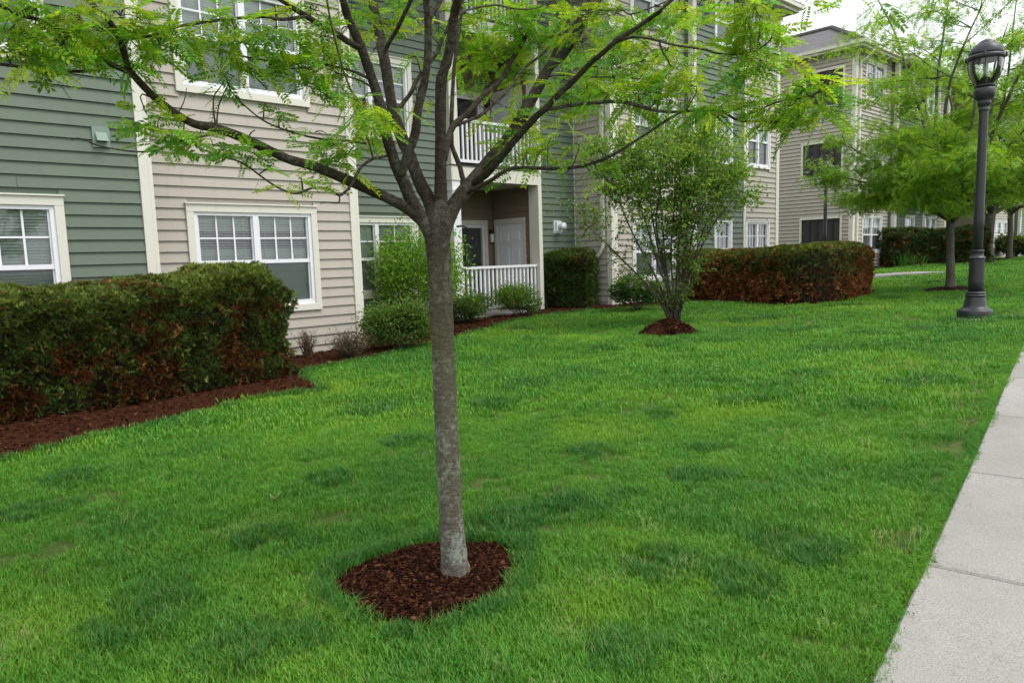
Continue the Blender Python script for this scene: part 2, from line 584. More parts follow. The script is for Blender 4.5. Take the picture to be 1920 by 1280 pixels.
# ---- pavement of cast slabs
SW_DIR = np.array([1.0, SW_K]) / math.hypot(1, SW_K)
SW_NRM = np.array([SW_DIR[1], -SW_DIR[0]])                  # towards the street side (right)
SW_W = 1.55
J0 = np.array([3.41, SW_C + SW_K * 3.41])                   # first joint measured on the left edge
def sw_pt(s, w):
    return J0 + SW_DIR * s + SW_NRM * w
b = MB()
ss = np.arange(-9.144, 64, 1.524)
pts = []
for s in ss:
    for w in (.004, SW_W - .004):
        q = sw_pt(s, w)
        pts.append((*q, float(gz_lin(q[0], _gx, _gs)) + .004))
b.add(pts, [(2 * i, 2 * i + 1, 2 * i + 3, 2 * i + 2) for i in range(len(ss) - 1)])
pavement = b.build('pavement', mt['slab_edge'])
tag(pavement, kind='structure')
for i in range(len(ss) - 1):
    s0, s1 = ss[i] + .007, ss[i + 1] - .007
    tilt = (RNG.random(2) - .5) * .004
    b = MB()
    rings = []
    for ins, dz in ((0, -.05), (0, .012), (.010, .021)):
        for s, w in ((s0 + ins, ins), (s1 - ins, ins), (s1 - ins, SW_W - ins), (s0 + ins, SW_W - ins)):
            q = sw_pt(s, w)
            z = float(gz_lin(q[0], _gx, _gs)) + dz + (tilt[0] if s < (s0 + s1) / 2 else tilt[1])
            rings.append((*q, z))
    fs = [(4 * k + a, 4 * k + 4 + a, 4 * k + 4 + (a + 1) % 4, 4 * k + (a + 1) % 4) for k in (0, 1) for a in range(4)] + [(8, 11, 10, 9)]
    b.add(rings, fs)
    b.build('slab', mt['concrete'], pavement)

# ---- far path strip across the lawn
pa, pb = on_ground(1600, 520), on_ground(1764, 512)
dv = (pb - pa)[:2]
dv /= np.linalg.norm(dv)
nv = np.array([-dv[1], dv[0]])
PATH = [pa[:2] - dv * 6 - nv * .3, pb[:2] - nv * .3, pb[:2] + nv * 1.2, pa[:2] - dv * 6 + nv * 1.2]
b = MB()
top = [(*q, float(gz(*q)) + .06) for q in PATH]
b.add(top + [(x, y, z - .2) for x, y, z in top], [(0, 1, 2, 3), (0, 4, 5, 1), (1, 5, 6, 2), (2, 6, 7, 3), (3, 7, 4, 0)])
tag(b.build('path', mt['concrete']), kind='structure')

# ---- mulch beds
edge_px = [(0, 868), (100, 842), (200, 818), (300, 795), (400, 770), (480, 750), (545, 738), (596, 737), (606, 731), (585, 718), (566, 704),
           (575, 697), (620, 688), (680, 676), (740, 662), (800, 648), (850, 636), (900, 620), (960, 603), (1030, 590), (1100, 582), (1170, 578), (1240, 572),
           (1310, 567), (1380, 569), (1450, 571), (1520, 571), (1570, 565), (1610, 557), (1644, 547)]
EDGE = [on_ground(*q) for q in edge_px]
BED = [np.array([-8.0, EDGE[0][1] - .6, 0])] + EDGE + [EDGE[-1] + np.array([.6, .6, 0]), np.array([22.5, 12.5, 0]), np.array([14.2, 14.0, 0]), np.array([-8.0, 14.0, 0])]
BED = np.array(BED)
bed2_px = [(1642, 506), (1690, 500), (1740, 497), (1800, 496), (1850, 493), (1905, 484)]
E2 = [on_ground(*q) for q in bed2_px]
BED2 = np.array([E2[0] + np.array([-2, 3.0, 0])] + E2 + [E2[-1] + np.array([1.5, 6, 0]), np.array([30, 14.0, 0])])
def bed_sheet(poly, step, dz):
    x0, y0 = poly[:, 0].min(), poly[:, 1].min()
    x1, y1 = poly[:, 0].max(), poly[:, 1].max()
    return sheet('mulch_bed', np.arange(x0, x1 + step, step), np.arange(y0, min(y1, 16) + step, step), mt['mulch'], dz, lambda P: in_poly(P, poly), rough=.022)
bed1 = bed_sheet(BED, .07, .022)
bed2 = bed_sheet(BED2, .25, .03)

# ---- mounds under the near tree and the many-stemmed tree
def mound(c, rx, ry, h, n=40, m=12, irr=.08):
    vs, fs = [], []
    ang = RNG.random(3) * 6
    ring = lambda t: 1 + irr * (math.sin(2 * t + ang[0]) + .7 * math.sin(3 * t + ang[1]) + .5 * math.sin(5 * t + ang[2]))
    for i in range(m + 1):
        q = i / m
        for k in range(n):
            t = 2 * math.pi * k / n
            x, y = c[0] + rx * q * ring(t) * math.cos(t), c[1] + ry * q * ring(t) * math.sin(t)
            z = float(gz(x, y)) + h * (1 - q ** 1.6) + .004 + random.uniform(-.006, .008) * (i > 0)
            vs.append((x, y, z))
    fs = [(i * n + k, (i + 1) * n + k, (i + 1) * n + (k + 1) % n, i * n + (k + 1) % n) for i in range(m) for k in range(n)]
    o = MB().add(vs, fs, True).build('mulch_mound', mt['mulch'])
    tag(o, kind='structure')
    poly = np.array(vs[-n:])
    return o, poly
TREE = on_ground(856, 1086)
c_ring = (on_ground(808, 1016) + on_ground(808, 1182)) / 2
e1, e2 = on_ground(640, 1090), on_ground(978, 1095)
RR = np.linalg.norm((e2 - e1)[:2]) / 2
ring_mound, RING = mound(c_ring, RR * 1.02, RR * 1.02, .035)
SHRUB = on_ground(1263, 607)
s1_, s2_ = on_ground(1204, 632), on_ground(1324, 630)
SR = np.linalg.norm((s2_ - s1_)[:2]) / 2
shrub_c = (s1_ + s2_) / 2 + np.array([.25, .28, 0])
shrub_mound, SRING = mound(shrub_c, SR, SR, .24)
T2 = on_ground(1779, 543)
t2_mound, T2RING = mound(T2, .75, .6, .07)

# ---- instanced scatter (uncountable stuff)
def scatter(name, P, rot, scl, idx, sources, kind='stuff'):
    me = bpy.data.meshes.new(name)
    me.vertices.add(len(P))
    me.vertices.foreach_set('co', np.asarray(P, np.float32).ravel())
    for nm, typ, arr, key in (('rot', 'FLOAT_VECTOR', rot, 'vector'), ('scl', 'FLOAT_VECTOR', scl, 'vector'), ('idx', 'INT', idx, 'value')):
        a = me.attributes.new(nm, typ, 'POINT')
        a.data.foreach_set(key, np.asarray(arr, np.int32 if typ == 'INT' else np.float32).ravel())
    o = bpy.data.objects.new(name, me)
    link(o)
    tag(o, kind=kind)
    c = bpy.data.collections.new(name + '_source')
    for k, (sm) in enumerate(sources):
        so = bpy.data.objects.new('%s_%03d' % (name, k), sm)
        c.objects.link(so)
    ng = bpy.data.node_groups.new(name, 'GeometryNodeTree')
    ng.interface.new_socket('Geometry', in_out='INPUT', socket_type='NodeSocketGeometry')
    ng.interface.new_socket('Geometry', in_out='OUTPUT', socket_type='NodeSocketGeometry')
    N, L = ng.nodes, ng.links
    gi, go = N.new('NodeGroupInput'), N.new('NodeGroupOutput')
    ip, ci = N.new('GeometryNodeInstanceOnPoints'), N.new('GeometryNodeCollectionInfo')
    ci.inputs[0].default_value = c
    ci.inputs[1].default_value = True
    ci.inputs[2].default_value = True
    def att(nm, t):
        a = N.new('GeometryNodeInputNamedAttribute')
        a.data_type = t
        a.inputs[0].default_value = nm
        return a.outputs[0]
    e2r = N.new('FunctionNodeEulerToRotation')
    L.new(att('rot', 'FLOAT_VECTOR'), e2r.inputs[0])
    L.new(gi.outputs[0], ip.inputs['Points'])
    L.new(ci.outputs[0], ip.inputs['Instance'])
    ip.inputs['Pick Instance'].default_value = True
    L.new(att('idx', 'INT'), ip.inputs['Instance Index'])
    L.new(e2r.outputs[0], ip.inputs['Rotation'])
    L.new(att('scl', 'FLOAT_VECTOR'), ip.inputs['Scale'])
    L.new(ip.outputs[0], go.inputs[0])
    md = o.modifiers.new('scatter', 'NODES')
    md.node_group = ng
    return o

def tuft(nb, rad, h0, h1, w, mat, lean=.5, seed=0):
    r = np.random.default_rng(seed)
    vs, q4, q3 = [], [], []
    for i in range(nb):
        a, d = r.random() * 6.283, rad * math.sqrt(r.random())
        x, y = d * math.cos(a), d * math.sin(a)
        h = h0 + (h1 - h0) * r.random()
        b_ = r.random() * 6.283
        ln = h * lean * (.3 + r.random())
        dx, dy = math.cos(b_), math.sin(b_)
        px_, py_ = -dy * w / 2, dx * w / 2
        k = len(vs)
        vs += [(x - px_, y - py_, -.01), (x + px_, y + py_, -.01),
               (x + dx * ln * .35 - px_ * .85, y + dy * ln * .35 - py_ * .85, h * .6), (x + dx * ln * .35 + px_ * .85, y + dy * ln * .35 + py_ * .85, h * .6),
               (x + dx * ln, y + dy * ln, h * (1 - .25 * r.random() * lean))]
        q4.append((k, k + 1, k + 3, k + 2))
        q3.append((k + 2, k + 3, k + 4))
    return np_mesh('tuft', np.array(vs), [np.array(q4), np.array(q3)], mat)
def seed_head(mat, seed):
    """flowering meadow-grass stems"""
    r = np.random.default_rng(seed)
    vs, fs = [], []
    for i in range(5):
        x, y = (r.random(2) - .5) * .09
        lx, ly = (r.random(2) - .5) * .06
        h = .07 + .05 * r.random()
        k = len(vs)
        vs += [(x - .0008, y, 0), (x + .0008, y, 0), (x + lx + .0008, y + ly, h), (x + lx - .0008, y + ly, h)]
        fs.append((k, k + 1, k + 2, k + 3))
        for j in range(9):
            k = len(vs)
            t = .62 + .38 * j / 8
            cx, cy, cz = x + lx * t, y + ly * t, h * t
            a, s = r.random() * 6.28, .010 * (1.25 - t * .6)
            ex, ey = cx + math.cos(a) * s, cy + math.sin(a) * s
            vs += [(cx, cy, cz), (ex - .0016, ey, cz + .002), (ex, ey, cz + .008), (ex + .0016, ey + .001, cz + .003)]
            fs.append((k, k + 1, k + 2, k + 3))
    return np_mesh('seed', np.array(vs), [np.array(fs)], mat)
src = []
for k in range(5): src.append(tuft(46, .050, .018, .043, .0026, mt['grass_blade'], .75, 10 + k))       # 0-4 near turf
for k in range(4): src.append(tuft(40, .055, .040, .090, .0036, mt['grass_dark'], .7, 30 + k))          # 5-8 long dark clumps
for k in range(4): src.append(tuft(46, .13, .030, .060, .0075, mt['grass_blade'], .7, 50 + k))          # 9-12 middle distance
for k in range(3): src.append(tuft(60, .38, .035, .060, .020, mt['grass_blade'], .6, 70 + k))           # 13-15 far
for k in range(3): src.append(seed_head(mt['grass_straw'], 90 + k))                                       # 16-18
for k in range(2): src.append(tuft(22, .05, .020, .045, .0030, mt['grass_straw'], .9, 110 + k))          # 19-20 dry
for k in range(2): src.append(tuft(56, .16, .05, .10, .009, mt['grass_dark'], .7, 130 + k))              # 21-22 dark, middle distance

dark_px = [(1060, 950, .36), (950, 985, .3), (1330, 845, .22), (1110, 848, .25), (1450, 745, .3), (1385, 755, .25), (1525, 705, .28), (1745, 715, .42), (1700, 722, .3), (1640, 648, .32),
           (1555, 657, .4), (1640, 628, .4), (1440, 597, .55), (1500, 622, .5), (1395, 602, .4), (1340, 640, .3), (1140, 655, .35), (1225, 648, .3), (990, 615, .3), (1000, 640, .3),
           (1620, 760, .18), (1800, 640, .25), (1740, 617, .4), (1860, 600, .5), (1800, 606, .5), (1580, 575, .4), (880, 1000, .22), (300, 1130, .3), (250, 1180, .28), (470, 1220, .3), (420, 1245, .25), (560, 1200, .22),
           (500, 1010, .25), (560, 1030, .2), (690, 1140, .14), (760, 1190, .12), (980, 1030, .16), (985, 1100, .12), (640, 1060, .1), (130, 900, .3), (60, 960, .3), (1250, 1060, .3), (1400, 1090, .3), (1500, 1030, .35), (1180, 1230, .25),
           (1320, 900, .3), (1180, 930, .2), (700, 770, .4), (760, 830, .3), (620, 900, .3), (1820, 510, .6), (1700, 520, .8), (1880, 500, .8), (1760, 530, .6), (1680, 560, .5), (1010, 720, .35), (930, 760, .3), (1240, 780, .25), (1090, 700, .3)]
DARK = [(on_ground(x, y), r) for x, y, r in dark_px]
straw_px = [(470, 990, .2), (300, 1035, .12), (20, 1210, .25), (1060, 1180, .12), (1190, 1055, .1), (500, 985, .15), (545, 1150, .15), (1120, 1090, .1), (1040, 1130, .1)]
STRAW = [(on_ground(x, y), r) for x, y, r in straw_px]

BARE = [(on_ground(x, y), r) for x, y, r in [(612, 1088, .085), (580, 1082, .05), (1190, 1047, .06), (1016, 1092, .045), (1022, 1160, .04), (560, 1152, .05), (470, 1108, .05), (1090, 1178, .04), (545, 1082, .05), (1845, 800, .12), (1835, 815, .08), (1690, 1110, .05), (1715, 1040, .05), (1655, 1240, .06)]]
def lawn_ok(P):
    sw = SW_C + SW_K * P[:, 0]
    ok = (P[:, 1] > sw + .02 - .03 * vnoise(P[:, 0], P[:, 1], 9, 3)) | (P[:, 1] < sw - SW_W * 1.013 - .02)
    for pl in (BED, BED2, RING, SRING, T2RING, np.array(PATH)):
        ok &= ~in_poly(P, pl)
    for c, r in BARE:
        ok &= (np.hypot(P[:, 0] - c[0], P[:, 1] - c[1]) > r * (.6 + .8 * vnoise(P[:, 0], P[:, 1], 14, 44))) | (RNG.random(len(P)) < .15)
    ok &= ~((P[:, 1] > 12) & (P[:, 0] < 21.2))
    ok &= ~((P[:, 1] > 11.9) & (P[:, 0] > 29))
    return ok
GP, GR, GS, GI = [], [], [], []
def lay(r0, r1, dens, fn, half=50):
    n = int(dens * math.radians(2 * half) / 2 * (r1 * r1 - r0 * r0))
    r = np.sqrt(RNG.random(n) * (r1 * r1 - r0 * r0) + r0 * r0)
    a = YAW + np.radians((RNG.random(n) * 2 - 1) * half)
    P = np.c_[r * np.cos(a), r * np.sin(a)]
    P = P[lawn_ok(P)]
    fn(P)
def put(P, idx, s, tilt=.12):
    n = len(P)
    z = gz(P[:, 0], P[:, 1]) - .004
    GP.append(np.c_[P, z])
    GR.append(np.c_[(RNG.random((n, 2)) - .5) * tilt * 2, RNG.random(n) * 6.283])
    s = np.broadcast_to(np.asarray(s, float), (n,)) * (.8 + .4 * RNG.random(n))
    GS.append(np.c_[s, s, s])
    GI.append(np.broadcast_to(idx, (n,)))
def dark_w(P):
    d = np.zeros(len(P))
    for c, r in DARK:
        q = np.hypot(P[:, 0] - c[0], P[:, 1] - c[1]) / r * (.75 + .5 * vnoise(P[:, 0], P[:, 1], 6, 5))
        d = np.maximum(d, np.clip((1.05 - q / .85) * 2.2, 0, 1))
    return d
def straw_w(P):
    d = np.zeros(len(P))
    for c, r in STRAW:
        q = np.hypot(P[:, 0] - c[0], P[:, 1] - c[1]) / r * (.7 + .6 * vnoise(P[:, 0], P[:, 1], 8, 6))
        d = np.maximum(d, np.clip(1.2 - q, 0, 1))
    return d
def near_fn(base, darkbase, nb, nd, tall):
    def fn(P):
        n = len(P)
        d = dark_w(P)
        # drier, shorter and sparser towards the pavement edge
        e = np.clip(1 - (P[:, 1] - SW_C - SW_K * P[:, 0]) / .35, 0, 1)
        thin = RNG.random(n) > e * .40 * (vnoise(P[:, 0], P[:, 1], 3.0, 8) > .45)
        bare = (vnoise(P[:, 0], P[:, 1], 2.3, 12) > .86) & (RNG.random(n) < .75)
        k = thin & ~bare
        P, d, e = P[k], d[k], e[k]
        n = len(P)
        hgt = .75 + .5 * vnoise(P[:, 0], P[:, 1], .9, 2) + .25 * vnoise(P[:, 0], P[:, 1], 4, 4) - .35 * e
        isd = RNG.random(n) < d * .62
        put(P[~isd], base + RNG.integers(0, nb, (~isd).sum()), hgt[~isd])
        put(P[isd], darkbase + RNG.integers(0, nd, isd.sum()), (.45 + .42 * d[isd]) * tall)
        s = straw_w(P)
        q = RNG.random(n) < s * .7
        put(P[q], 19 + RNG.integers(0, 2, q.sum()), 1.0)
    return fn
lay(1.2, 3.6, 950, near_fn(0, 5, 5, 4, .95))
lay(3.6, 6.5, 500, near_fn(0, 5, 5, 4, 1.0))
lay(6.5, 12, 110, near_fn(9, 21, 4, 2, 1.0))
lay(12, 22, 42, near_fn(9, 21, 4, 2, 1.25), 46)
lay(22, 48, 9, near_fn(13, 21, 3, 2, 1.5), 44)
def seeds(P):
    w = vnoise(P[:, 0], P[:, 1], .7, 21) * .5 + np.clip(1 - (P[:, 1] - SW_C - SW_K * P[:, 0]) / 1.6, 0, 1)
    q = RNG.random(len(P)) < np.clip(w - .35, 0, 1)
    put(P[q], 16 + RNG.integers(0, 3, q.sum()), 1.0)
lay(1.4, 9, 13, seeds, 46)
# longer blades leaning over the rims of the mulch
def rim(poly, n, s, jit):
    k = RNG.random(n) * len(poly)
    i = k.astype(int)
    P = poly[i][:, :2] * (1 - (k % 1))[:, None] + poly[(i + 1) % len(poly)][:, :2] * (k % 1)[:, None]
    c = poly[:, :2].mean(0)
    P = P + (P - c) / np.linalg.norm(P - c, axis=1)[:, None] * (RNG.random(n)[:, None] * jit)
    put(P, np.where(RNG.random(n) < .45, 5 + RNG.integers(0, 4, n), RNG.integers(0, 5, n)), s, .35)
rim(RING, 380, .95, .06)
rim(SRING, 160, .9, .08)
eg = np.array(EDGE[:24])
k = RNG.random(1500) * (len(eg) - 1)
i_ = k.astype(int)
Pe = eg[i_][:, :2] * (1 - (k % 1))[:, None] + eg[i_ + 1][:, :2] * (k % 1)[:, None] + (RNG.random((1500, 2)) - [.5, .9]) * .08
put(Pe, np.where(RNG.random(1500) < .3, 5, 0) + RNG.integers(0, 4, 1500), .95, .3)
# turf creeping over the pavement edge
n_e = 2600
xe = RNG.random(n_e) * 13 + 1.2
ov = (vnoise(xe, xe * 0, 2.1, 33) - .55) * .10 + (vnoise(xe, xe * 0, 9, 34) - .5) * .05
Pe = np.c_[xe, SW_C + SW_K * xe - ov + RNG.random(n_e) * .05]
put(Pe, RNG.integers(0, 5, n_e), .85, .6)
# a few blades coming up through the near mulch
q = RING[:, :2].mean(0) + (RNG.random((9, 2)) - .5) * RR
put(q, 5 + RNG.integers(0, 4, 9), .55)
GP, GR, GS, GI = np.concatenate(GP), np.concatenate(GR), np.concatenate(GS), np.concatenate(GI)
grass = scatter('grass', GP, GR, GS, GI, src)
tag(grass, 'mown green lawn grass with longer dark clumps beside the pavement', 'grass')

# ---- loose bark chips on the mulch
def chip(seed, L, W):
    r = np.random.default_rng(seed)
    t = .004
    o = np.array([(-L / 2, -W * .2, 0), (-L * .2, -W / 2, 0), (L * .35, -W * .4, 0), (L / 2, W * .1, 0), (L * .1, W / 2, 0), (-L * .4, W * .3, 0)]) * (.75 + .5 * r.random((6, 1)))
    V = np.r_[o + [0, 0, t], o * .9]
    V[:6, 2] += (r.random(6) - .5) * .006
    F6 = np.array([[0, 1, 2, 3, 4, 5]])
    F4 = np.array([[i, 6 + i, 6 + (i + 1) % 6, (i + 1) % 6] for i in range(6)])
    return np_mesh('chip', V, [F6, F4], mt['mulch_chip'])
chips = [chip(k, .026 + .03 * (k % 4) / 3, .009 + .008 * (k % 3)) for k in range(8)]
CP, CR, CS = [], [], []
def chips_in(poly, n, zf, s):
    x0, y0, x1, y1 = poly[:, 0].min(), poly[:, 1].min(), poly[:, 0].max(), poly[:, 1].max()
    P = np.c_[x0 + RNG.random(n) * (x1 - x0), y0 + RNG.random(n) * (y1 - y0)]
    P = P[in_poly(P, poly)]
    CP.append(np.c_[P, zf(P)])
    m = len(P)
    CR.append(np.c_[(RNG.random((m, 2)) - .5) * 1.1, RNG.random(m) * 6.283])
    s = s * (.6 + .8 * RNG.random(m))
    CS.append(np.c_[s, s, s])
def zm(c, rx, h, poly):
    def f(P):
        q = np.hypot(P[:, 0] - c[0], P[:, 1] - c[1]) / rx
        return gz(P[:, 0], P[:, 1]) + h * np.clip(1 - q ** 1.6, 0, 1) + .006 + .010 * RNG.random(len(P))
    return f
chips_in(RING, 9000, zm(c_ring, RR, .035, RING), .68)
chips_in(SRING, 2200, zm(shrub_c, SR, .24, SRING), 1.3)
near_bed = BED[(BED[:, 0] < 9)]
near_bed = np.array([p for p in BED if p[0] < 8.2] )
# soil crumbs and clippings along the pavement edge
xe = RNG.random(900) * 10 + 1.5
pe = np.c_[xe, SW_C + SW_K * xe + RNG.normal(size=900) * .022 + .018]
CP.append(np.c_[pe, gz(pe[:, 0], pe[:, 1]) + .024])
CR.append(np.c_[(RNG.random((900, 2)) - .5) * .6, RNG.random(900) * 6.283])
CS.append(np.repeat((.10 + .25 * RNG.random((900, 1))), 3, axis=1))
for c, r in BARE:
    m_ = int(r * r * 14000)
    pe = c[:2] + RNG.normal(size=(m_, 2)) * r * .5
    CP.append(np.c_[pe, gz(pe[:, 0], pe[:, 1]) + .002])
    CR.append(np.c_[(RNG.random((m_, 2)) - .5) * .6, RNG.random(m_) * 6.283])
    CS.append(np.repeat((.2 + .4 * RNG.random((m_, 1))), 3, axis=1))
chips_in(BED, 90000, lambda P: gz(P[:, 0], P[:, 1]) + .03 + .016 * RNG.random(len(P)), .85)
CP, CR, CS = np.concatenate(CP), np.concatenate(CR), np.concatenate(CS)
tag(scatter('mulch_chips', CP, CR, CS, RNG.integers(0, 8, len(CP)), chips), 'loose dark red bark chips over the planting beds', 'mulch')

# ================================================================== BUILDINGS
PITCH_B = .15                                               # exposure of a siding board
class Building:
    def __init__(s, name, loc, label, cat):
        s.loc = np.array(loc, float)
        s.root = empty(name, loc, label, cat)
        s.cand, s.cache = [], {}
    def part(s, name, mb, mat, ox=0, oy=0, oz=0, rz=0.0, parent=None):
        return mb.build(name, mat, parent or s.root, np.array([ox, oy, oz]) - (s.loc if parent is None else 0), rz)

def rects(L0, L1, z0, z1, ops):
    """the wall rectangle minus its openings, as rectangles"""
    xs = sorted({L0, L1, *[min(max(v, L0), L1) for o in ops for v in o[:2]]})
    out = []
    for a, c in zip(xs[:-1], xs[1:]):
        if c - a < 1e-4:
            continue
        m = (a + c) / 2
        cuts = sorted((o[2], o[3]) for o in ops if o[0] < m < o[1])
        z = z0
        for lo, hi in cuts:
            if lo > z:
                out.append((a, c, z, lo))
            z = max(z, hi)
        if z < z1:
            out.append((a, c, z, z1))
    return out

def board_mesh(cache, L, mat):
    k = (round(L, 3), mat.name)
    if k not in cache:
        b = MB()
        t, h = .032, PITCH_B + .014
        vs = [(0, -t, 0), (L, -t, 0), (L, -.004, h), (0, -.004, h), (0, -t + .010, 0), (L, -t + .010, 0), (L, .006, h), (0, .006, h)]
        b.add(vs, [(0, 1, 2, 3), (5, 4, 7, 6), (4, 5, 1, 0), (0, 3, 7, 4), (1, 5, 6, 2), (3, 2, 6, 7)])
        cache[k] = b.mesh('siding_board', mat)
    return cache[k]

def wall(B, ox, oy, rz, L, z0, z1, mat, ops=(), lo=0.0, hi=None, boards=True):
    """one flat stretch of clapboard wall; local x along it, y into it"""
    hi = L if hi is None else hi
    cut = [(o[0] + .035, o[1] - .035, o[2] + .035, o[3] - .035) for o in ops]
    b = MB()
    for a, c, p, q in rects(0, L, z0 - .3, z1, cut):
        b.box(a, c, .007, .11, p, q)
    w = B.part('wall', b, mt[mat], ox, oy, 0, rz)
    if not boards:
        return w
    k0 = math.floor((z0 - .028) / PITCH_B)
    z = .028 + k0 * PITCH_B
    rot = Matrix.Rotation(rz, 3, 'Z')
    while z < z1 - .02:
        segs = [(lo, hi)]
        for a, c, p, q in cut:
            if z + PITCH_B > p + .01 and z < q - .01:
                segs = [t for s in segs for t in ((s[0], min(s[1], a)), (max(s[0], c), s[1])) if t[1] - t[0] > .02]
        long = []
        for a, c in segs:                                   # stock lengths with staggered butt joints
            while c - a > 3.7:
                e = a + 1.3 + 2.3 * ((math.sin(z * 91.7 + ox) * 43758.5) % 1)
                long.append((a, e - .002))
                a = e + .002
            long.append((a, c))
        for a, c in long:
            mid = rot @ Vector(((a + c) / 2, 0, 0))
            e0, e1 = rot @ Vector((a, 0, 0)), rot @ Vector((c, 0, 0))
            u0, v0, d0 = to_px((ox + e0.x, oy + e0.y, z))
            u1, v1, d1 = to_px((ox + e1.x, oy + e1.y, z))
            vis = 0
            if d0 > .5 and d1 > .5:
                x0, x1 = max(0, min(u0, u1)), min(1920, max(u0, u1))
                um, vm, dm = to_px((ox + mid.x, oy + mid.y, z + .07))
                if x1 > x0 and (-5 < v0 < 1285 or -5 < v1 < 1285 or -5 < vm < 1285):
                    vis = (x1 - x0) * FPX * PITCH_B / max(dm, 1)
            B.cand.append((vis, FPX * PITCH_B / max(min(d0, d1), .5), w, a, c, z, mat, (ox, oy, rz)))
        z += PITCH_B
    return w
def finish_boards(B, most=300):
    B.cand.sort(key=lambda t: -t[0])
    rest = {}
    for i, (vis, h, w, a, c, z, mat, fr) in enumerate(B.cand):
        if i < most and vis > 0 and h >= 9.0:
            o = bpy.data.objects.new('siding_board', board_mesh(B.cache, c - a, mt[mat]))
            o.location = (a, 0, z + random.uniform(-.0012, .0012))
            link(o, w)
        else:
            rest.setdefault((mat), []).append((a, c, z, fr))
    for mat, items in rest.items():
        V, F = [], []
        t, h = (.032 if most else .046), PITCH_B + .014
        for a, c, z, (ox, oy, rz) in items:
            ca, sa = math.cos(rz), math.sin(rz)
            k = len(V)
            for x, y, dz in ((a, -t, 0), (c, -t, 0), (c, -.004, h), (a, -.004, h), (a, -t + .010, 0), (c, -t + .010, 0), (c, .006, h), (a, .006, h)):
                V.append((ox + ca * x - sa * y, oy + sa * x + ca * y, z + dz))
            F += [(k, k + 1, k + 2, k + 3), (k + 4, k + 5, k + 1, k), (k, k + 3, k + 7, k + 4), (k + 1, k + 5, k + 6, k + 2)]
        o = np_obj('siding', np.array(V) - B.loc, [np.array(F)], mt[mat], B.root)
        tag(o, kind='stuff')

def window(B, ox, oy, rz, x0, x1, z0, z1, units=2, cols=3, cw=.10, blind=True, tilt=.5, muntin=True, cas='trim_cream', screen=True, simple=False, gap=None):
    """double-hung window; x0..z1 are the outer edges of its casing in wall coordinates"""
    rot = Matrix.Rotation(rz, 3, 'Z')
    p = rot @ Vector((x0, 0, 0))
    W, H = x1 - x0, z1 - z0
    f = MB()
    fw, d = .05, .045
    a, c, lo, hi = cw, W - cw, cw, H - cw * 1.05
    mull = .085
    y0, y1 = -.030, .075
    f.box(a, c, y0, y1, lo, lo + fw + .02, 0)
    f.box(a, c, y0, y1, hi - fw, hi, 0)
    f.box(a, a + fw, y0 - .002, y1 - .002, lo + fw + .02, hi - fw)
    f.box(c - fw, c, y0 - .002, y1 - .002, lo + fw + .02, hi - fw)
    cells = []
    iw = (c - a - 2 * fw - (units - 1) * mull) / units
    mid = lo + (hi - lo) * .485
    for u in range(units):
        l = a + fw + u * (iw + mull)
        cells.append((l, l + iw))
        if u:
            f.box(l - mull, l, y0 - .004, y1 - .004, lo + fw + .02, hi - fw)
        f.box(l, l + iw, y0 + .012, y1 - .01, mid - .028, mid + .028)
        # sash stiles
        for q in (l, l + iw - .022):
            f.box(q, q + .022, .004, .06, lo + fw + .02, mid - .028)
            f.box(q, q + .022, -.002, .05, mid + .028, hi - fw)
    o = f.build('window', mt['vinyl_white'], B.root, np.array([ox + p.x, oy + p.y, z0]) - B.loc, rz)
    if cw > .03:
        t = -.056
        for nm, q in (('head_casing', (0, W, t, .006, H - cw * 1.05, H)), ('side_casing', (0, cw, t + .003, .006, cw, H - cw * 1.05)), ('side_casing', (c, W, t + .003, .006, cw, H - cw * 1.05)), ('sill_casing', (0, W, t, .006, 0, cw))):
            MB().box(*q, ch=.004).build(nm, mt[cas], o)
        MB().box(-.012, W + .012, t - .022, .006, H + .001, H + .020).build('drip_cap', mt[cas], o)
    for l, r in cells:
        MB().quad((l + .02, .036, lo + fw), (r - .02, .036, lo + fw), (r - .02, .036, mid), (l + .02, .036, mid)).build('pane', mt['glass'], o)
        MB().quad((l + .02, .026, mid), (r - .02, .026, mid), (r - .02, .026, hi - fw), (l + .02, .026, hi - fw)).build('pane', mt['glass'], o)
        if screen:
            MB().quad((l + .02, .016, lo + fw + .02), (r - .02, .016, lo + fw + .02), (r - .02, .016, mid - .02), (l + .02, .016, mid - .02)).build('insect_screen', mt['insect_screen'], o)
        if muntin:
            g = MB()
            mw = .012
            for k in range(1, cols):
                x = l + .022 + (r - l - .044) * k / cols
                g.box(x - mw, x + mw, .014, .022, mid + .028, hi - fw)
            zc = (mid + .028 + hi - fw) / 2
            g.box(l + .022, r - .022, .0135, .0215, zc - mw, zc + mw)
            g.build('muntin_grille', mt['vinyl_white'], o)
        if blind:
            s = MB()
            z = lo + fw + .01
            st = .036
            k = 0
            while z < hi - fw + .02:
                tt = tilt * (1 + .10 * math.sin(k * 1.9)) + random.uniform(-.03, .03)
                zz = z
                if gap and gap[0] < (z - lo) / (hi - lo) < gap[1]:
                    tt = .45
                hw = .0245
                dy, dz = hw * math.cos(tt), hw * math.sin(tt)
                s.quad((l + .01, .085 - dy, zz - dz), (r - .01, .085 - dy, zz - dz), (r - .01, .085 + dy, zz + dz), (l + .01, .085 + dy, zz + dz))
                z += st
                k += 1
            for x in (l + (r - l) * .15, r - (r - l) * .15):
                s.box(x - .002, x + .002, .056, .058, lo + fw, hi - fw)
            s.build('blind', mt['blind'], o)
    return o
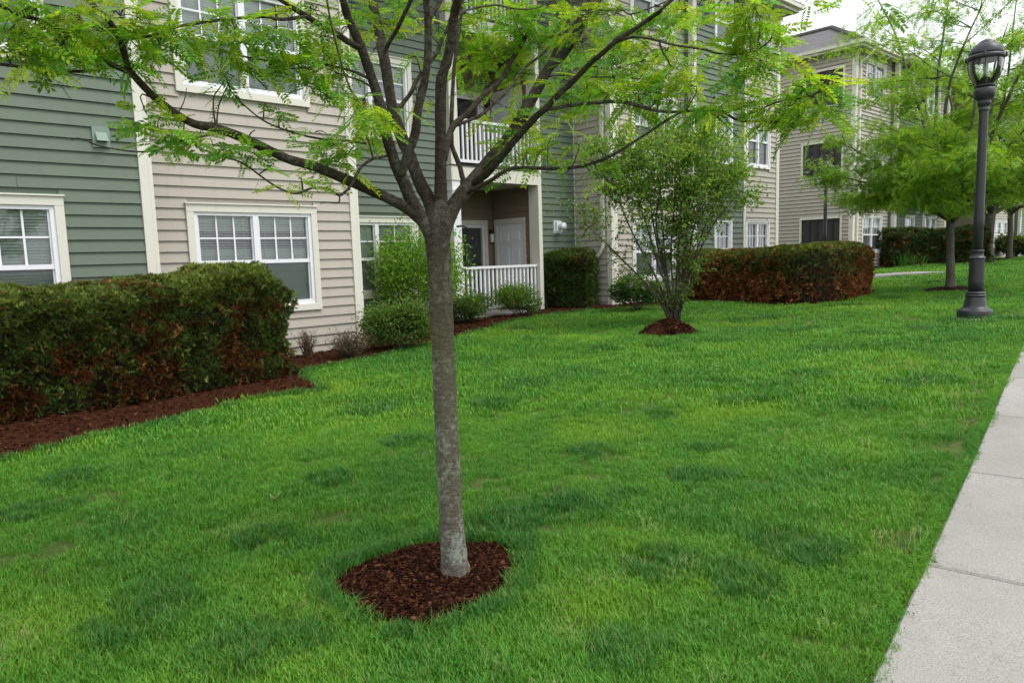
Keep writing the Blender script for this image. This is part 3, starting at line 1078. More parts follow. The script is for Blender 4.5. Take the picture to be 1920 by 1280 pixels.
def trim(B, ox, oy, rz, a, c, z0, z1, side=0.0, name='corner_trim', mat='trim_cream', end='lo'):
    """flat corner board; side > 0 wraps it round the corner"""
    b = MB()
    b.box(a, c, -.046, .006, z0, z1, .004)
    if side:
        if end == 'lo':
            b.box(a - .044, a - .0005, -.044, side, z0, z1)
        else:
            b.box(c + .0005, c + .044, -.044, side, z0, z1)
    return B.part(name, b, mt[mat], ox, oy, 0, rz)
def hood_vent(B, ox, oy, rz, x, z, w=.16, mat='vent_green'):
    rot = Matrix.Rotation(rz, 3, 'Z')
    p = rot @ Vector((x, 0, 0))
    b = MB()
    b.box(-w * .62, w * .62, -.046, 0, -w * .8, w * .8)
    o = b.build('wall_vent', mt[mat], B.root, np.array([ox + p.x, oy + p.y, z]) - B.loc, rz)
    h = MB()
    y = -.046
    h.add([(-w * .4, y, .055), (w * .4, y, .055), (w * .4, y - .085, -.055), (-w * .4, y - .085, -.055), (-w * .4, y, -.055), (w * .4, y, -.055)],
          [(0, 3, 2, 1), (0, 4, 3), (1, 2, 5)])
    h.box(-w * .4 + .004, w * .4 - .004, y - .07, y - .001, -.052, -.05)
    h.build('vent_hood', mt['vent_green' if mat == 'vent_green' else mat], o)
def roof_mesh(planes, mat):
    """each plane is a polygon; uv runs along the eave and up the slope so shingle courses follow it"""
    me = bpy.data.meshes.new('roof')
    V, F, UV = [], [], []
    for pl in planes:
        k = len(V)
        P = [Vector(q) for q in pl]
        u = (P[1] - P[0]).normalized()
        n = u.cross(P[-1] - P[0]).normalized()
        v = n.cross(u)
        V += [tuple(q) for q in P]
        F.append(tuple(range(k, k + len(P))))
        UV += [((q - P[0]).dot(u), (q - P[0]).dot(v)) for q in P]
    me.from_pydata(V, [], F)
    uv = me.uv_layers.new(name='UVMap')
    uv.data.foreach_set('uv', np.array(UV, np.float32).ravel())
    me.materials.append(mat)
    return me
def hip_roof(B, x0, x1, y0, y1, ze, slope, along='X', thick=.0, gut=True, soff=True, wx=None):
    """hip roof over the eave rectangle"""
    if along == 'X':
        r = (y1 - y0) / 2
        a, b_ = (x0 + r, y0 + r, ze + r * slope), (x1 - r, y0 + r, ze + r * slope)
        pl = [[(x0, y0, ze), (x1, y0, ze), b_, a], [(x1, y0, ze), (x1, y1, ze), b_], [(x1, y1, ze), (x0, y1, ze), a, b_], [(x0, y1, ze), (x0, y0, ze), a]]
    else:
        r = (x1 - x0) / 2
        a, b_ = (x0 + r, y0 + r, ze + r * slope), (x0 + r, y1 - r, ze + r * slope)
        pl = [[(x0, y0, ze), (x1, y0, ze), a], [(x1, y0, ze), (x1, y1, ze), b_, a], [(x1, y1, ze), (x0, y1, ze), b_], [(x0, y1, ze), (x0, y0, ze), a, b_]]
    o = bpy.data.objects.new('roof', roof_mesh([[tuple(np.array(q) - B.loc) for q in p] for p in pl], mt['shingle']))
    link(o, B.root)
    # ridge and hip caps
    c = MB()
    for p, q in ((a, b_), ((x0, y0, ze), a), ((x1, y0, ze), b_ if along == 'X' else a), ((x0, y1, ze), a if along == 'X' else b_), ((x1, y1, ze), b_)):
        p, q = np.array(p), np.array(q)
        n = max(2, int(np.linalg.norm(q - p) / .25))
        for i in range(n):
            s, e = p + (q - p) * i / n, p + (q - p) * (i + 1) / n + (q - p) / n * .1
            c.tube([s + [0, 0, .012], e + [0, 0, .028]], [.11, .09], 6)
    co = c.build('ridge_cap', mt['shingle'], o, -B.loc)
    if gut:
        g = MB()
        h, w = .12, .11
        for (xa, xb, ya, yb) in ((x0 - w, x1 + w, y0 - w, y0 - .002), (x0 - w, x0 - .002, y0 - .001, y1), (x1 + .002, x1 + w, y0 - .001, y1)):
            g.box(xa, xb, ya, yb, ze - .10, ze + .022)
            g.box(xa - .012, xb + .012, ya - .012, yb + .0, ze + .022, ze + .036)
        B.part('gutter', g, mt['gutter'])
        f = MB()
        f.box(x0 + .001, x1 - .001, y0 + .001, y0 + .03, ze - .19, ze - .003)
        f.box(x0 + .001, x0 + .03, y0 + .031, y1, ze - .19, ze - .003)
        f.box(x1 - .03, x1 - .001, y0 + .031, y1, ze - .19, ze - .003)
        B.part('fascia', f, mt['trim_cream'])
    if soff:
        s = MB()
        s.box(x0 + .031, x1 - .031, y0 + .031, y1 - .03, ze - .165, ze - .15)
        B.part('soffit', s, mt['soffit'])
    return o
def railing(B, x0, x1, y, zt, zb, n):
    r = MB()
    r.box(x0, x1, y - .045, y + .045, zt - .055, zt, .008)
    o = B.part('railing', r, mt['vinyl_white'])
    MB().box(x0, x1, y - .022, y + .022, zb, zb + .06).build('bottom_rail', mt['vinyl_white'], o)
    me = MB().box(-.021, .021, -.019, .019, zb + .06, zt - .055).mesh('baluster', mt['vinyl_white'])
    for i in range(n):
        q = bpy.data.objects.new('baluster', me)
        q.location = (x0 + (x1 - x0) * (i + .5) / n, y, 0)
        link(q, o)

# ------------------------------------------------------------------ the near building
N = Building('apartment_building', (8, 12, 0), 'three storey apartment building with green and beige siding behind the near tree', 'building')
TOP, F2F = 8.46, 3.11
ZS, ZH = .74, 2.335
fl = (0, F2F, 2 * F2F)
def ops(x0, x1, zs=ZS, zh=ZH):
    return [(x0, x1, zs + f, min(zh + f, TOP - .14)) for f in fl]
YA, YB, YC, YE, YF = 9.97, 10.5, 12.4, 11.21, 10.96
XA, XB, XW, XF, XG, XEND = 2.86, 6.13, 13.49, 16.53, 19.13, 21.08
oA = [(x + 7, y + 7, z, w) for x, y, z, w in ops(-.08, 1.89)]
wall(N, -7, YA, 0, XA + 7, -.05, TOP, 'siding_green', oA, hi=XA + 7 - .11)
wall(N, XA, YA, math.pi / 2, YB - YA, -.05, TOP, 'siding_green', boards=False)
trim(N, -7, YA, 0, XA + 7 - .11, XA + 7, -.1, TOP, .1, end='hi')
oB = ops(3.45 - XA, 5.42 - XA)
wall(N, XA, YB, 0, XB - XA, -.05, TOP, 'siding_beige', oB, lo=.03, hi=XB - XA - .11)
wall(N, XB, YB, math.pi / 2, YC - YB, -.05, TOP, 'siding_beige', boards=False)
trim(N, XA, YB, 0, XB - XA - .11, XB - XA, -.1, TOP, .1, end='hi')
oC = ops(6.70 - XB, 8.67 - XB)
wall(N, XB, YC, 0, 9.48 - XB, -.05, TOP, 'siding_green', oC, lo=.02)
wall(N, 12.12, YC, 0, XW - 12.12, .06, TOP, 'siding_green', hi=XW - 12.12 - .025)
trim(N, 12.12, YC, 0, XW - 12.12 - .025, XW - 12.12 - .002, .05, TOP, name='corner_bead')
wall(N, XW, YC, -math.pi / 2, YC - YE, .21, TOP, 'siding_beige', lo=.03, hi=YC - YE - .10)
oE = ops(14.25 - XW, 16.08 - XW)
wall(N, XW, YE, 0, XF - XW, .21, TOP, 'siding_beige', oE, lo=.19, hi=XF - XW - .02)
trim(N, XW, YE, 0, .0, .19, .2, TOP, .10)
wall(N, XF, YE, -math.pi / 2, YE - YF, .25, TOP, 'siding_green', lo=.02, hi=YE - YF - .09)
oF = ops(17.54 - XF, 18.45 - XF)
wall(N, XF, YF, 0, XG - XF, .25, TOP, 'siding_green', oF, lo=.13, hi=XG - XF - .06)
trim(N, XF, YF, 0, 0, .13, .2, TOP, .09)
oG = ops(19.20 - XG, 20.56 - XG)
wall(N, XG, YF, 0, XEND - XG, .25, TOP, 'siding_beige', oG, lo=.06, hi=XEND - XG - .13)
trim(N, XG, YF, 0, -.06, .06, .2, TOP, name='divider_trim')
trim(N, XG, YF, 0, XEND - XG - .13, XEND - XG, .2, TOP, .12, end='hi')
wall(N, XEND, YF, math.pi / 2, 22 - YF, .2, TOP, 'siding_beige')
wall(N, XEND, 22, math.pi, XEND + 7, .2, TOP, 'siding_beige', boards=False)
wall(N, -7, 22, -math.pi / 2, 22 - YA, 0, TOP, 'siding_green', boards=False)
b = MB()
b.box(XW + .03, XEND - .03, YF + .31, YF + .4, -.3, .24)
b.box(XW + .025, XW + .09, YE + .09, YC, -.3, .24)
b.box(XW + .025, XF + .1, YE + .03, YE + .09, -.3, .24)
N.part('foundation', b, mt['foundation'])
gaps = {0: (.62, .80), 1: None, 2: None}
for k, f in enumerate(fl):
    ZT = min(ZH + f, TOP - .14)
    window(N, -7, YA, 0, 6.92, 8.89, ZS + f, ZT, tilt=(.80, 1.15, 1.15)[k], cols=3)
    window(N, XA, YB, 0, 3.45 - XA, 5.42 - XA, ZS + f, ZT, tilt=.80 if k == 0 else 1.15, gap=gaps[k])
    window(N, XB, YC, 0, 6.70 - XB, 8.67 - XB, ZS + f, ZT, tilt=.95, cols=2)
    window(N, XW, YE, 0, 14.25 - XW, 16.08 - XW, ZS + f, ZT, tilt=1.0, cols=3)
    window(N, XF, YF, 0, 17.54 - XF, 18.45 - XF, ZS + f, ZT, units=1, cols=3, cw=.07, tilt=.9, cas='vinyl_white')
    window(N, XG, YF, 0, 19.20 - XG, 20.56 - XG, ZS + f, ZT, cw=.06, tilt=.85, cas='vinyl_white')
# floors inside
for k, z in enumerate((.1, 3.0, 3.0 + F2F)):
    b = MB()
    b.box(-6.88, 6.0, YB + .12, 21.8, z, z + .22)
    b.box(6.001, 9.4, YC + .12, 21.8, z, z + .22)
    b.box(12.3, XEND - .12, YC + .12, 21.8, z, z + .22)
    b.box(XW + .15, XEND - .15, YE + .12, YC + .119, z, z + .22)
    b.box(9.41, 12.29, 14.2, 21.8, z, z + .22)
    N.part('floor_slab', b, mt['room'])
b = MB()
b.box(-6.88, XEND - .12, 15.6, 15.7, 0, TOP)
N.part('partition', b, mt['room'])
# porch and balconies
PX0, PX1, PYB, PYF = 9.48, 12.18, 14.03, 12.2
for k, f in enumerate(fl):
    zf = .21 if k == 0 else f + .31
    oS = [(9.95 - PX0, 11.96 - PX0, zf - .02, 2.42 + f)]
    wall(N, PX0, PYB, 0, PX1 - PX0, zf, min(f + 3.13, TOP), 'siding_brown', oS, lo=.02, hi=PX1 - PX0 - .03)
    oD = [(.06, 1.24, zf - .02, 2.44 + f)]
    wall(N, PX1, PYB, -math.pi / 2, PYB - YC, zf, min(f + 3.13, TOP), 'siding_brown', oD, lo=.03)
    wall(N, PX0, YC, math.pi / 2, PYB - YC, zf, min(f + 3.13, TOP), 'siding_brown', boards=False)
    # sliding door
    b = MB()
    x0, x1, zt = 10.05, 11.86, 2.30 + f
    b.box(x0, x1, PYB - .02, PYB + .07, zt - .07, zt)
    for x in (x0, x1 - .07, (x0 + x1) / 2 - .035):
        b.box(x, x + .07, PYB - .018, PYB + .068, zf, zt - .07)
    b.box(x0 + .07, x1 - .07, PYB - .016, PYB + .066, zf, zf + .08)
    sdoor = N.part('sliding_door', b, mt['vinyl_white'])
    MB().quad((x0, PYB + .03, zf), (x1, PYB + .03, zf), (x1, PYB + .03, zt), (x0, PYB + .03, zt)).build('pane', mt['glass'], sdoor)
    MB().quad((x0, PYB + .05, zf), (x1, PYB + .05, zf), (x1, PYB + .05, zt), (x0, PYB + .05, zt)).build('insect_screen', mt['insect_screen'], sdoor)
    for nm, q in (('head_casing', (x0 - .1, x1 + .1, -.045, .004, zt, zt + .12)), ('side_casing', (x0 - .1, x0, -.042, .004, zf, zt)), ('side_casing', (x1, x1 + .1, -.042, .004, zf, zt))):
        MB().box(q[0], q[1], PYB + q[2], PYB + q[3], q[4], q[5], .004).build(nm, mt['trim_cream'], sdoor)
    # panelled store door on the side wall (local x towards the front)
    d = MB()
    dl, dr, dt = .18, 1.13, 2.30 + f
    d.box(dl, dr, -.008, .036, zf + .01, dt, .002)
    door = d.build('door', mt['door_paint'], N.root, np.array([PX1, PYB, 0]) - N.loc, -math.pi / 2)
    dw = dr - dl
    for c0, c1 in ((.14, .44), (.56, .86)):
        for r0, r1 in ((.79, .91), (.42, .72), (.09, .34)):
            xa, xb, za, zb = dl + dw * c0, dl + dw * c1, zf + (dt - zf) * r0, zf + (dt - zf) * r1
            p = MB()
            i, o_ = .022, .009
            ring = [(xa, -.0085, za), (xb, -.0085, za), (xb, -.0085, zb), (xa, -.0085, zb)]
            r2 = [(xa + i * .5, -.0085 - o_, za + i * .5), (xb - i * .5, -.0085 - o_, za + i * .5), (xb - i * .5, -.0085 - o_, zb - i * .5), (xa + i * .5, -.0085 - o_, zb - i * .5)]
            r3 = [(xa + i, -.009, za + i), (xb - i, -.009, za + i), (xb - i, -.009, zb - i), (xa + i, -.009, zb - i)]
            r4 = [(xa + i * 2, -.0085 - o_, za + i * 2), (xb - i * 2, -.0085 - o_, za + i * 2), (xb - i * 2, -.0085 - o_, zb - i * 2), (xa + i * 2, -.0085 - o_, zb - i * 2)]
            vs = ring + r2 + r3 + r4
            p.add(vs, [(4 * k_ + j, 4 * k_ + (j + 1) % 4, 4 * k_ + 4 + (j + 1) % 4, 4 * k_ + 4 + j) for k_ in range(3) for j in range(4)] + [(12, 13, 14, 15)])
            p.build('panel', mt['door_paint'], door)
    MB().tube([(dl + .07, -.008, zf + .95), (dl + .07, -.05, zf + .95), (dl + .07, -.055, zf + .95)], [.016, .026, .02], 10).build('door_knob', mt['brass'], door)
    for z in (.25, 1.05, 1.85):
        MB().box(dr - .004, dr + .012, -.022, -.009, zf + z, zf + z + .09).build('hinge', mt['pipe_grey'], door)
    for nm, q in (('head_casing', (dl - .1, dr + .1, -.045, .004, dt, dt + .13)), ('side_casing', (dl - .1, dl - .001, -.042, .004, zf, dt)), ('side_casing', (dr + .001, dr + .1, -.042, .004, zf, dt))):
        MB().box(*q, .004).build(nm, mt['trim_cream'], door)
    # wall light
    b = MB().box(12.02, 12.12, PYB - .10, PYB - .02, f + 2.08, f + 2.19)
    wl_ = N.part('wall_light', b, mt['black_metal'])
    MB().lathe([(.042, 0), (.047, .01), (.047, .2), (.04, .21)], 14, (12.07, PYB - .075, f + 1.87)).build('lamp_shade', mt['light_glass'], wl_)
    # deck, beam, posts, railing
    if k == 0:
        b = MB().box(9.46, 12.12, 12.13, PYB + .05, -.2, .205)
        N.part('porch_slab', b, mt['foundation'])
    else:
        b = MB().box(PX0 + .01, PX1 - .01, PYF + .03, PYB + .05, f + .10, f + .305)
        N.part('deck', b, mt['slab_edge'])
        b = MB().box(PX0 + .003, 12.0, PYF - .025, PYF + .02, f + .02, f + .32)
        b.box(PX0 - .022, PX0 - .001, PYF - .024, YC, f + .02, f + .32)
        N.part('beam', b, mt['trim_cream'])
        b = MB().box(PX0 - .01, 12.0, PYF - .045, PYF + .1, f + .321, f + .345)
        N.part('deck_edge', b, mt['screen_dark'])
        b = MB().box(PX0 + .012, PX1 - .012, PYF + .04, PYB, f + .045, f + .095)
        N.part('porch_ceiling', b, mt['soffit'])
    zt = f + 3.13 if k < 2 else TOP
    zb = .2 if k == 0 else f + .346
    b = MB().box(9.485, 9.70, PYF, YC + .01, zb, zt, .006)
    if k == 0:
        b.box(9.47, 9.715, PYF - .015, YC, zt - .22, zt - .17)
    N.part('porch_post', b, mt['vinyl_white' if k == 0 else 'trim_cream'])
    b = MB().box(12.0, 12.118, PYF - .03, YC + .1, .05 if k == 0 else f + .02, zt if k == 2 else f + 3.129, .006)
    N.part('porch_post', b, mt['trim_cream'])
    railing(N, 9.70, 12.0, PYF + .09, (1.29 if k == 0 else f + 1.33), (.33 if k == 0 else f + .42), 19)
# services on the wall
def put_vent(px_, py_, Y, ox, w=.16, mat='vent_green'):
    p = at_y(px_, py_, Y)
    hood_vent(N, ox, Y, 0, p[0] - ox, p[2], w, mat)
put_vent(188, 258, YA, -7, .155)
put_vent(622, 302, YB, XA, .15, 'siding_beige')
put_vent(1376, 152, YF, XF, .17)
put_vent(1163, 96, YE, XW, .15, 'siding_beige')
put_vent(1171, 98, YE, XW, .15, 'siding_beige')
ex = at_y(1043, 425, YC)
b = MB().box(ex[0] - .13, ex[0] + .12, YC - .05, YC - .02, ex[2] - .17, ex[2] + .14)
b.box(ex[0] - .10, ex[0] + .10, YC - .11, YC - .05, ex[2] - .13, ex[2] + .12)
flue = N.part('flue_vent', b, mt['vinyl_white'])
MB().tube([(ex[0] + .01, YC - .11, ex[2]), (ex[0] + .01, YC - .19, ex[2]), (ex[0] + .01, YC - .20, ex[2]), (ex[0] + .01, YC - .27, ex[2])], [.062, .062, .085, .085], 18).build('flue_pipe', mt['vinyl_white'], flue, -N.loc + N.loc)
flue.children[0].location = (0, 0, 0)
b = MB().box(ex[0] - .16, ex[0] + .15, YC - .022, YC, ex[2] - .21, ex[2] + .17)
N.part('vent_block', b, mt['vent_green'])
gm = at_y(1026, 533, YC)
b = MB().tube([(gm[0] - .12, YC - .12, gm[2]), (gm[0] + .22, YC - .12, gm[2])], .035, 10)
b.tube([(gm[0] + .22, YC - .12, gm[2]), (gm[0] + .22, YC - .12, -.1)], .022, 10)
b.tube([(gm[0] + .05, YC - .12, gm[2]), (gm[0] + .05, YC + .02, gm[2])], .02, 8)
b.tube([(gm[0] + .05, YC - .02, .42), (gm[0] + .06, YC - .1, .42), (gm[0] + .09, YC - .14, .38), (gm[0] + .09, YC - .14, .26)], .03, 10)
b.box(gm[0] + .30, gm[0] + .56, YC - .28, YC - .06, .45, .85)
N.part('gas_meter', b, mt['pipe_grey'])
# downpipe on the side of the wing
dy = YE + .20
dp = MB()
dpx = XW - .075
dp.box(dpx - .035, dpx + .035, dy - .045, dy + .045, 1.72, TOP - .1)
pth = [(dpx, dy, 1.74), (dpx, dy + .02, 1.62), (dpx - .02, dy + .09, 1.50), (dpx - .05, dy + .25, 1.36), (dpx - .05, dy + .30, 1.22), (dpx - .05, dy + .30, .25)]
dp.tube(pth, .046, 10)
for z in (2.4, 4.6, 6.9):
    dp.box(dpx - .04, dpx + .05, dy - .055, dy + .055, z, z + .03)
N.part('downpipe', dp, mt['trim_cream'])
finish_boards(N)
hip_roof(N, 6.6, XEND + .42, YF - .42, 22.4, TOP + .16, .42)
hip_roof(N, -7.4, 6.59, YA - .42, 22.4, TOP + .16, .42, soff=True)

# ------------------------------------------------------------------ the far building
K = Building('apartment_building', (40, 14, .45), 'far three storey beige and green apartment building with grey hip roof', 'building')
KX, KY, KZ = 29.13, 12.0, .45
KT = 9.02
def kops(x0, x1):
    return [(x0, x1, 1.19 + f, 2.77 + f) for f in (0, 3.02, 6.04)]
sw_ops = [(22 - 14.12, 22 - 12.38, .95, 2.74), (22 - 14.1, 22 - 12.38, 4.27, 5.74), (22 - 14.1, 22 - 12.38, 7.0, 8.52)]
wall(K, KX, 22, -math.pi / 2, 22 - KY, .4, KT, 'siding_beige', sw_ops, hi=22 - KY - .12)
trim(K, KX, KY, 0, 0, .16, .3, KT, .12)
for a, c, z0, z1 in sw_ops:                                 # screened openings
    b = MB()
    W, H = c - a, z1 - z0
    for q in ((0, W, 0, .08), (0, W, H - .1, H)):
        b.box(q[0], q[1], -.05, .006, q[2], q[3])
    for q in ((0, .08), (W - .08, W)):
        b.box(q[0], q[1], -.047, .004, .08, H - .1)
    o = K.part('screened_opening', b, mt['trim_cream'], KX, 22 - a, z0, -math.pi / 2)
    MB().box(.08, W - .08, .03, .05, .08, H - .1).build('screen_panel', mt['screen_dark'], o)
    g = MB()
    for i in range(1, 5):
        x = .08 + (W - .16) * i / 5
        g.box(x - .035, x + .035, -.012, .026, .08, H - .1)
    g.box(.08, W - .08, -.010, .027, H * .42, H * .42 + .07)
    g.build('screen_frame', mt['black_metal'], o)
def kwin(ox, oy, x0, x1, **kw):
    for k, (a, c, z0, z1) in enumerate(kops(x0 - ox, x1 - ox)):
        window(K, ox, oy, 0, a, c, z0, z1, tilt=.9, blind=True, **kw)
X1, X2, X3, X4, X5, X6, X7 = 32.7, 36.1, 39.2, 47.6, 52.7, 57.0, 66.0
wall(K, KX, KY, 0, X1 - KX, .4, KT, 'siding_beige', kops(30.0 - KX, 32.03 - KX), lo=.16, hi=X1 - KX - .02)
kwin(KX, KY, 30.0, 32.03)
wall(K, X1, KY, -math.pi / 2, .25, .4, KT, 'siding_green', hi=.17)
wall(K, X1, KY - .25, 0, X2 - X1, .4, KT, 'siding_green', kops(33.9 - X1, 35.05 - X1), lo=.2, hi=X2 - X1 - .06)
trim(K, X1, KY - .25, 0, 0, .2, .3, KT, .1)
kwin(X1, KY - .25, 33.9, 35.05, units=1, cw=.07, cas='vinyl_white')
trim(K, X2, KY - .25, 0, -.06, .06, .3, KT, name='divider_trim')
wall(K, X2, KY - .25, 0, X3 - X2, .4, KT, 'siding_beige', kops(36.2 - X2, 37.8 - X2), lo=.06, hi=X3 - X2 - .25)
kwin(X2, KY - .25, 36.2, 37.8, cw=.06, cas='vinyl_white')
trim(K, X2, KY - .25, 0, X3 - X2 - .25, X3 - X2, .3, KT, .1, end='hi')
wall(K, X3, KY - .25, math.pi / 2, 2.8, .4, KT, 'siding_beige', boards=False)
wall(K, X3, KY + 2.5, 0, X4 - X3, .4, KT, 'siding_beige', kops(40.4 - X3, 42.0 - X3))
kwin(X3, KY + 2.5, 40.4, 42.0)
wall(K, X4, KY + 2.5, -math.pi / 2, 2.5, .4, KT, 'siding_beige', hi=2.4)
wall(K, X4, KY, 0, X5 - X4, .4, KT, 'siding_beige', kops(48.4 - X4, 51.2 - X4), lo=.15)
trim(K, X4, KY, 0, 0, .15, .3, KT, .1)
kwin(X4, KY, 48.4, 51.2)
wall(K, X5, KY, -math.pi / 2, .3, .4, KT, 'siding_green')
wall(K, X5, KY - .3, 0, X6 - X5, .4, KT, 'siding_green', kops(54.0 - X5, 55.4 - X5), lo=.2)
trim(K, X5, KY - .3, 0, 0, .2, .3, KT, .1)
kwin(X5, KY - .3, 54.0, 55.4, units=1, cas='vinyl_white')
wall(K, X6, KY - .3, 0, X7 - X6, .4, KT, 'siding_beige', kops(58 - X6, 60.5 - X6))
kwin(X6, KY - .3, 58, 60.5)
wall(K, X7, KY - .3, math.pi / 2, 10.3, .4, KT, 'siding_beige', boards=False)
wall(K, X7, 22, math.pi, X7 - KX, .4, KT, 'siding_beige', boards=False)
for z in (.5, 3.5, 6.5):
    K.part('floor_slab', MB().box(KX + .15, X7 - .15, KY + 2.65, 21.8, z, z + .2).box(KX + .15, X3 - .15, KY + .15, KY + 2.6499, z, z + .2), mt['room'])
K.part('partition', MB().box(KX + .15, X7 - .15, 16.5, 16.6, .3, KT), mt['room'])
finish_boards(K, 0)
hip_roof(K, KX - .42, X1 + .3, KY - .42, 22.4, KT + .16, .62, along='Y')
hip_roof(K, X1 + .31, X7 + .4, KY - .72, 22.4, KT + .162, .42)
vp = K.part('vent_pipe', MB().tube([(29.75, 17.2, 9.4), (29.75, 17.2, 10.75)], .06, 10), mt['black_metal'])
dpk = MB()
dpk.tube([(KX + .55, KY - .5, KT + .05), (KX + .5, KY - .3, KT - .22), (KX + .26, KY - .09, KT - .5), (KX + .24, KY - .08, KT - .7)], .05, 8)
dpk.box(KX + .20, KX + .30, KY - .125, KY - .03, .4, KT - .68)
K.part('downpipe', dpk, mt['trim_cream'])

# ================================================================== VEGETATION
def unit(v):
    return v / (np.linalg.norm(v, axis=-1, keepdims=True) + 1e-12)
def spline(P, n):
    """Catmull-Rom through the rows of P"""
    P = np.asarray(P, float)
    if len(P) == 2:
        t = np.linspace(0, 1, n)[:, None]
        return P[0] * (1 - t) + P[1] * t
    Q = np.r_[[2 * P[0] - P[1]], P, [2 * P[-1] - P[-2]]]
    out = []
    for u in np.linspace(0, len(P) - 1 - 1e-6, n):
        i = int(u)
        t = u - i
        a, b, c, d = Q[i:i + 4]
        out.append(.5 * (2 * b + (c - a) * t + (2 * a - 5 * b + 4 * c - d) * t * t + (3 * b - a - 3 * c + d) * t ** 3))
    return np.array(out)
def place(templates, pos, dirs, ups, scale, cols, pick=None):
    """stamp leaf templates (V, faces) at many places; returns V, F, colour"""
    n = len(pos)
    x = unit(np.asarray(dirs, float))
    z = np.asarray(ups, float)
    z = unit(z - x * (z * x).sum(1, keepdims=True))
    y = np.cross(z, x)
    pick = RNG.integers(0, len(templates), n) if pick is None else pick
    Vs, Fs, Cs, base = [], {}, [], 0
    for k, (TV, TF) in enumerate(templates):
        q = np.where(pick == k)[0]
        if not len(q):
            continue
        s = np.asarray(scale)[q][:, None, None]
        V = pos[q][:, None, :] + s * (TV[None, :, 0:1] * x[q][:, None, :] + TV[None, :, 1:2] * y[q][:, None, :] + TV[None, :, 2:3] * z[q][:, None, :])
        m = len(TV)
        for f in TF:
            Fs.setdefault(f.shape[1], []).append((f[None] + (base + np.arange(len(q)) * m)[:, None, None]).reshape(-1, f.shape[1]))
        Vs.append(V.reshape(-1, 3))
        Cs.append(np.repeat(cols[q], m, axis=0))
        base += len(q) * m
    return np.concatenate(Vs), [np.concatenate(v) for v in Fs.values()], np.concatenate(Cs)
def frond(pairs, L, ll, lw, seed, droop=.25, fold=.3):
    """pinnate leaf lying along +x"""
    r = np.random.default_rng(seed)
    V, F4 = [], []
    def rach(t):
        return np.array([L * t, .02 * L * math.sin(t * 3 + seed), -droop * L * t * t])
    ts = np.linspace(0, 1, 4)
    k = 0
    for i in range(3):
        a, b = rach(ts[i]), rach(ts[i + 1])
        w = .0009
        V += [a + [0, w, 0], a - [0, w, 0], b - [0, w, 0], b + [0, w, 0]]
        F4.append((k, k + 1, k + 2, k + 3))
        k += 4
    for i in range(pairs):
        t = .16 + .84 * i / (pairs - 1)
        sz = ll * (1 - .45 * abs(t - .5) * 1.2)
        for sd_ in (-1, 1):
            a = math.radians(62 - 22 * t + r.uniform(-9, 9))
            d = np.array([math.cos(a), sd_ * math.sin(a), -fold * (.4 + .8 * r.random()) * .5])
            d /= np.linalg.norm(d)
            s = np.array([-d[1], d[0], 0]) * lw * (.8 + .4 * r.random()) / 2
            p = rach(t) + d * .002
            m = p + d * sz * .45 + [0, 0, .0018]
            V += [p, m - s, p + d * sz, m + s]
            F4.append((k, k + 1, k + 2, k + 3))
            k += 4
    return np.array(V), [np.array(F4)]
FROND = [frond(10, .150, .033, .0135, k, .15 + .25 * (k % 3) / 2) for k in range(6)]
FROND_FAR = [frond(5, .17, .06, .032, 20 + k, .2 + .2 * (k % 2)) for k in range(4)]
def broad(L, W, fold, seed, curl=.15):
    r = np.random.default_rng(seed)
    V = np.array([(0, 0, 0), (L * .35, -W / 2, W * fold), (L * .75, -W * .36, W * fold * .8 - curl * L * .3), (L, 0, -curl * L), (L * .75, W * .36, W * fold * .8 - curl * L * .3), (L * .35, W / 2, W * fold), (L * .5, 0, 0)])
    return V, [np.array([(0, 1, 2, 6), (0, 6, 4, 5)]), np.array([(6, 2, 3), (6, 3, 4)])]
LEAF = [broad(.05, .026, .25, k, .1 + .12 * k) for k in range(3)]
def spray(seed, n=6):
    """flat fan of scale leaves (arborvitae)"""
    r = np.random.default_rng(seed)
    V, F = [], []
    for i in range(n):
        a = math.radians(-62 + 124 * i / (n - 1) + r.uniform(-8, 8))
        L = .075 * (1 - .35 * abs(i - (n - 1) / 2) / n * 2) * (.8 + .4 * r.random())
        d = np.array([math.cos(a), math.sin(a), .25 * (r.random() - .5)])
        s = np.array([-d[1], d[0], 0]) * .0085 * (.8 + .5 * r.random())
        o = np.array([.012 * abs(i - n // 2), 0, 0])
        k = len(V)
        V += [o, o + d * L * .5 - s, o + d * L, o + d * L * .55 + s]
        F.append((k, k + 1, k + 2, k + 3))
    return np.array(V), [np.array(F)]
SPRAY = [spray(k) for k in range(5)]
def rand_dirs(n):
    return unit(RNG.normal(size=(n, 3)))
def palette(n, cols, w=None):
    cols = np.array(cols, float)
    i = RNG.choice(len(cols), n, p=w)
    j = RNG.choice(len(cols), n, p=w)
    t = RNG.random((n, 1)) * .5
    return cols[i] * (1 - t) + cols[j] * t

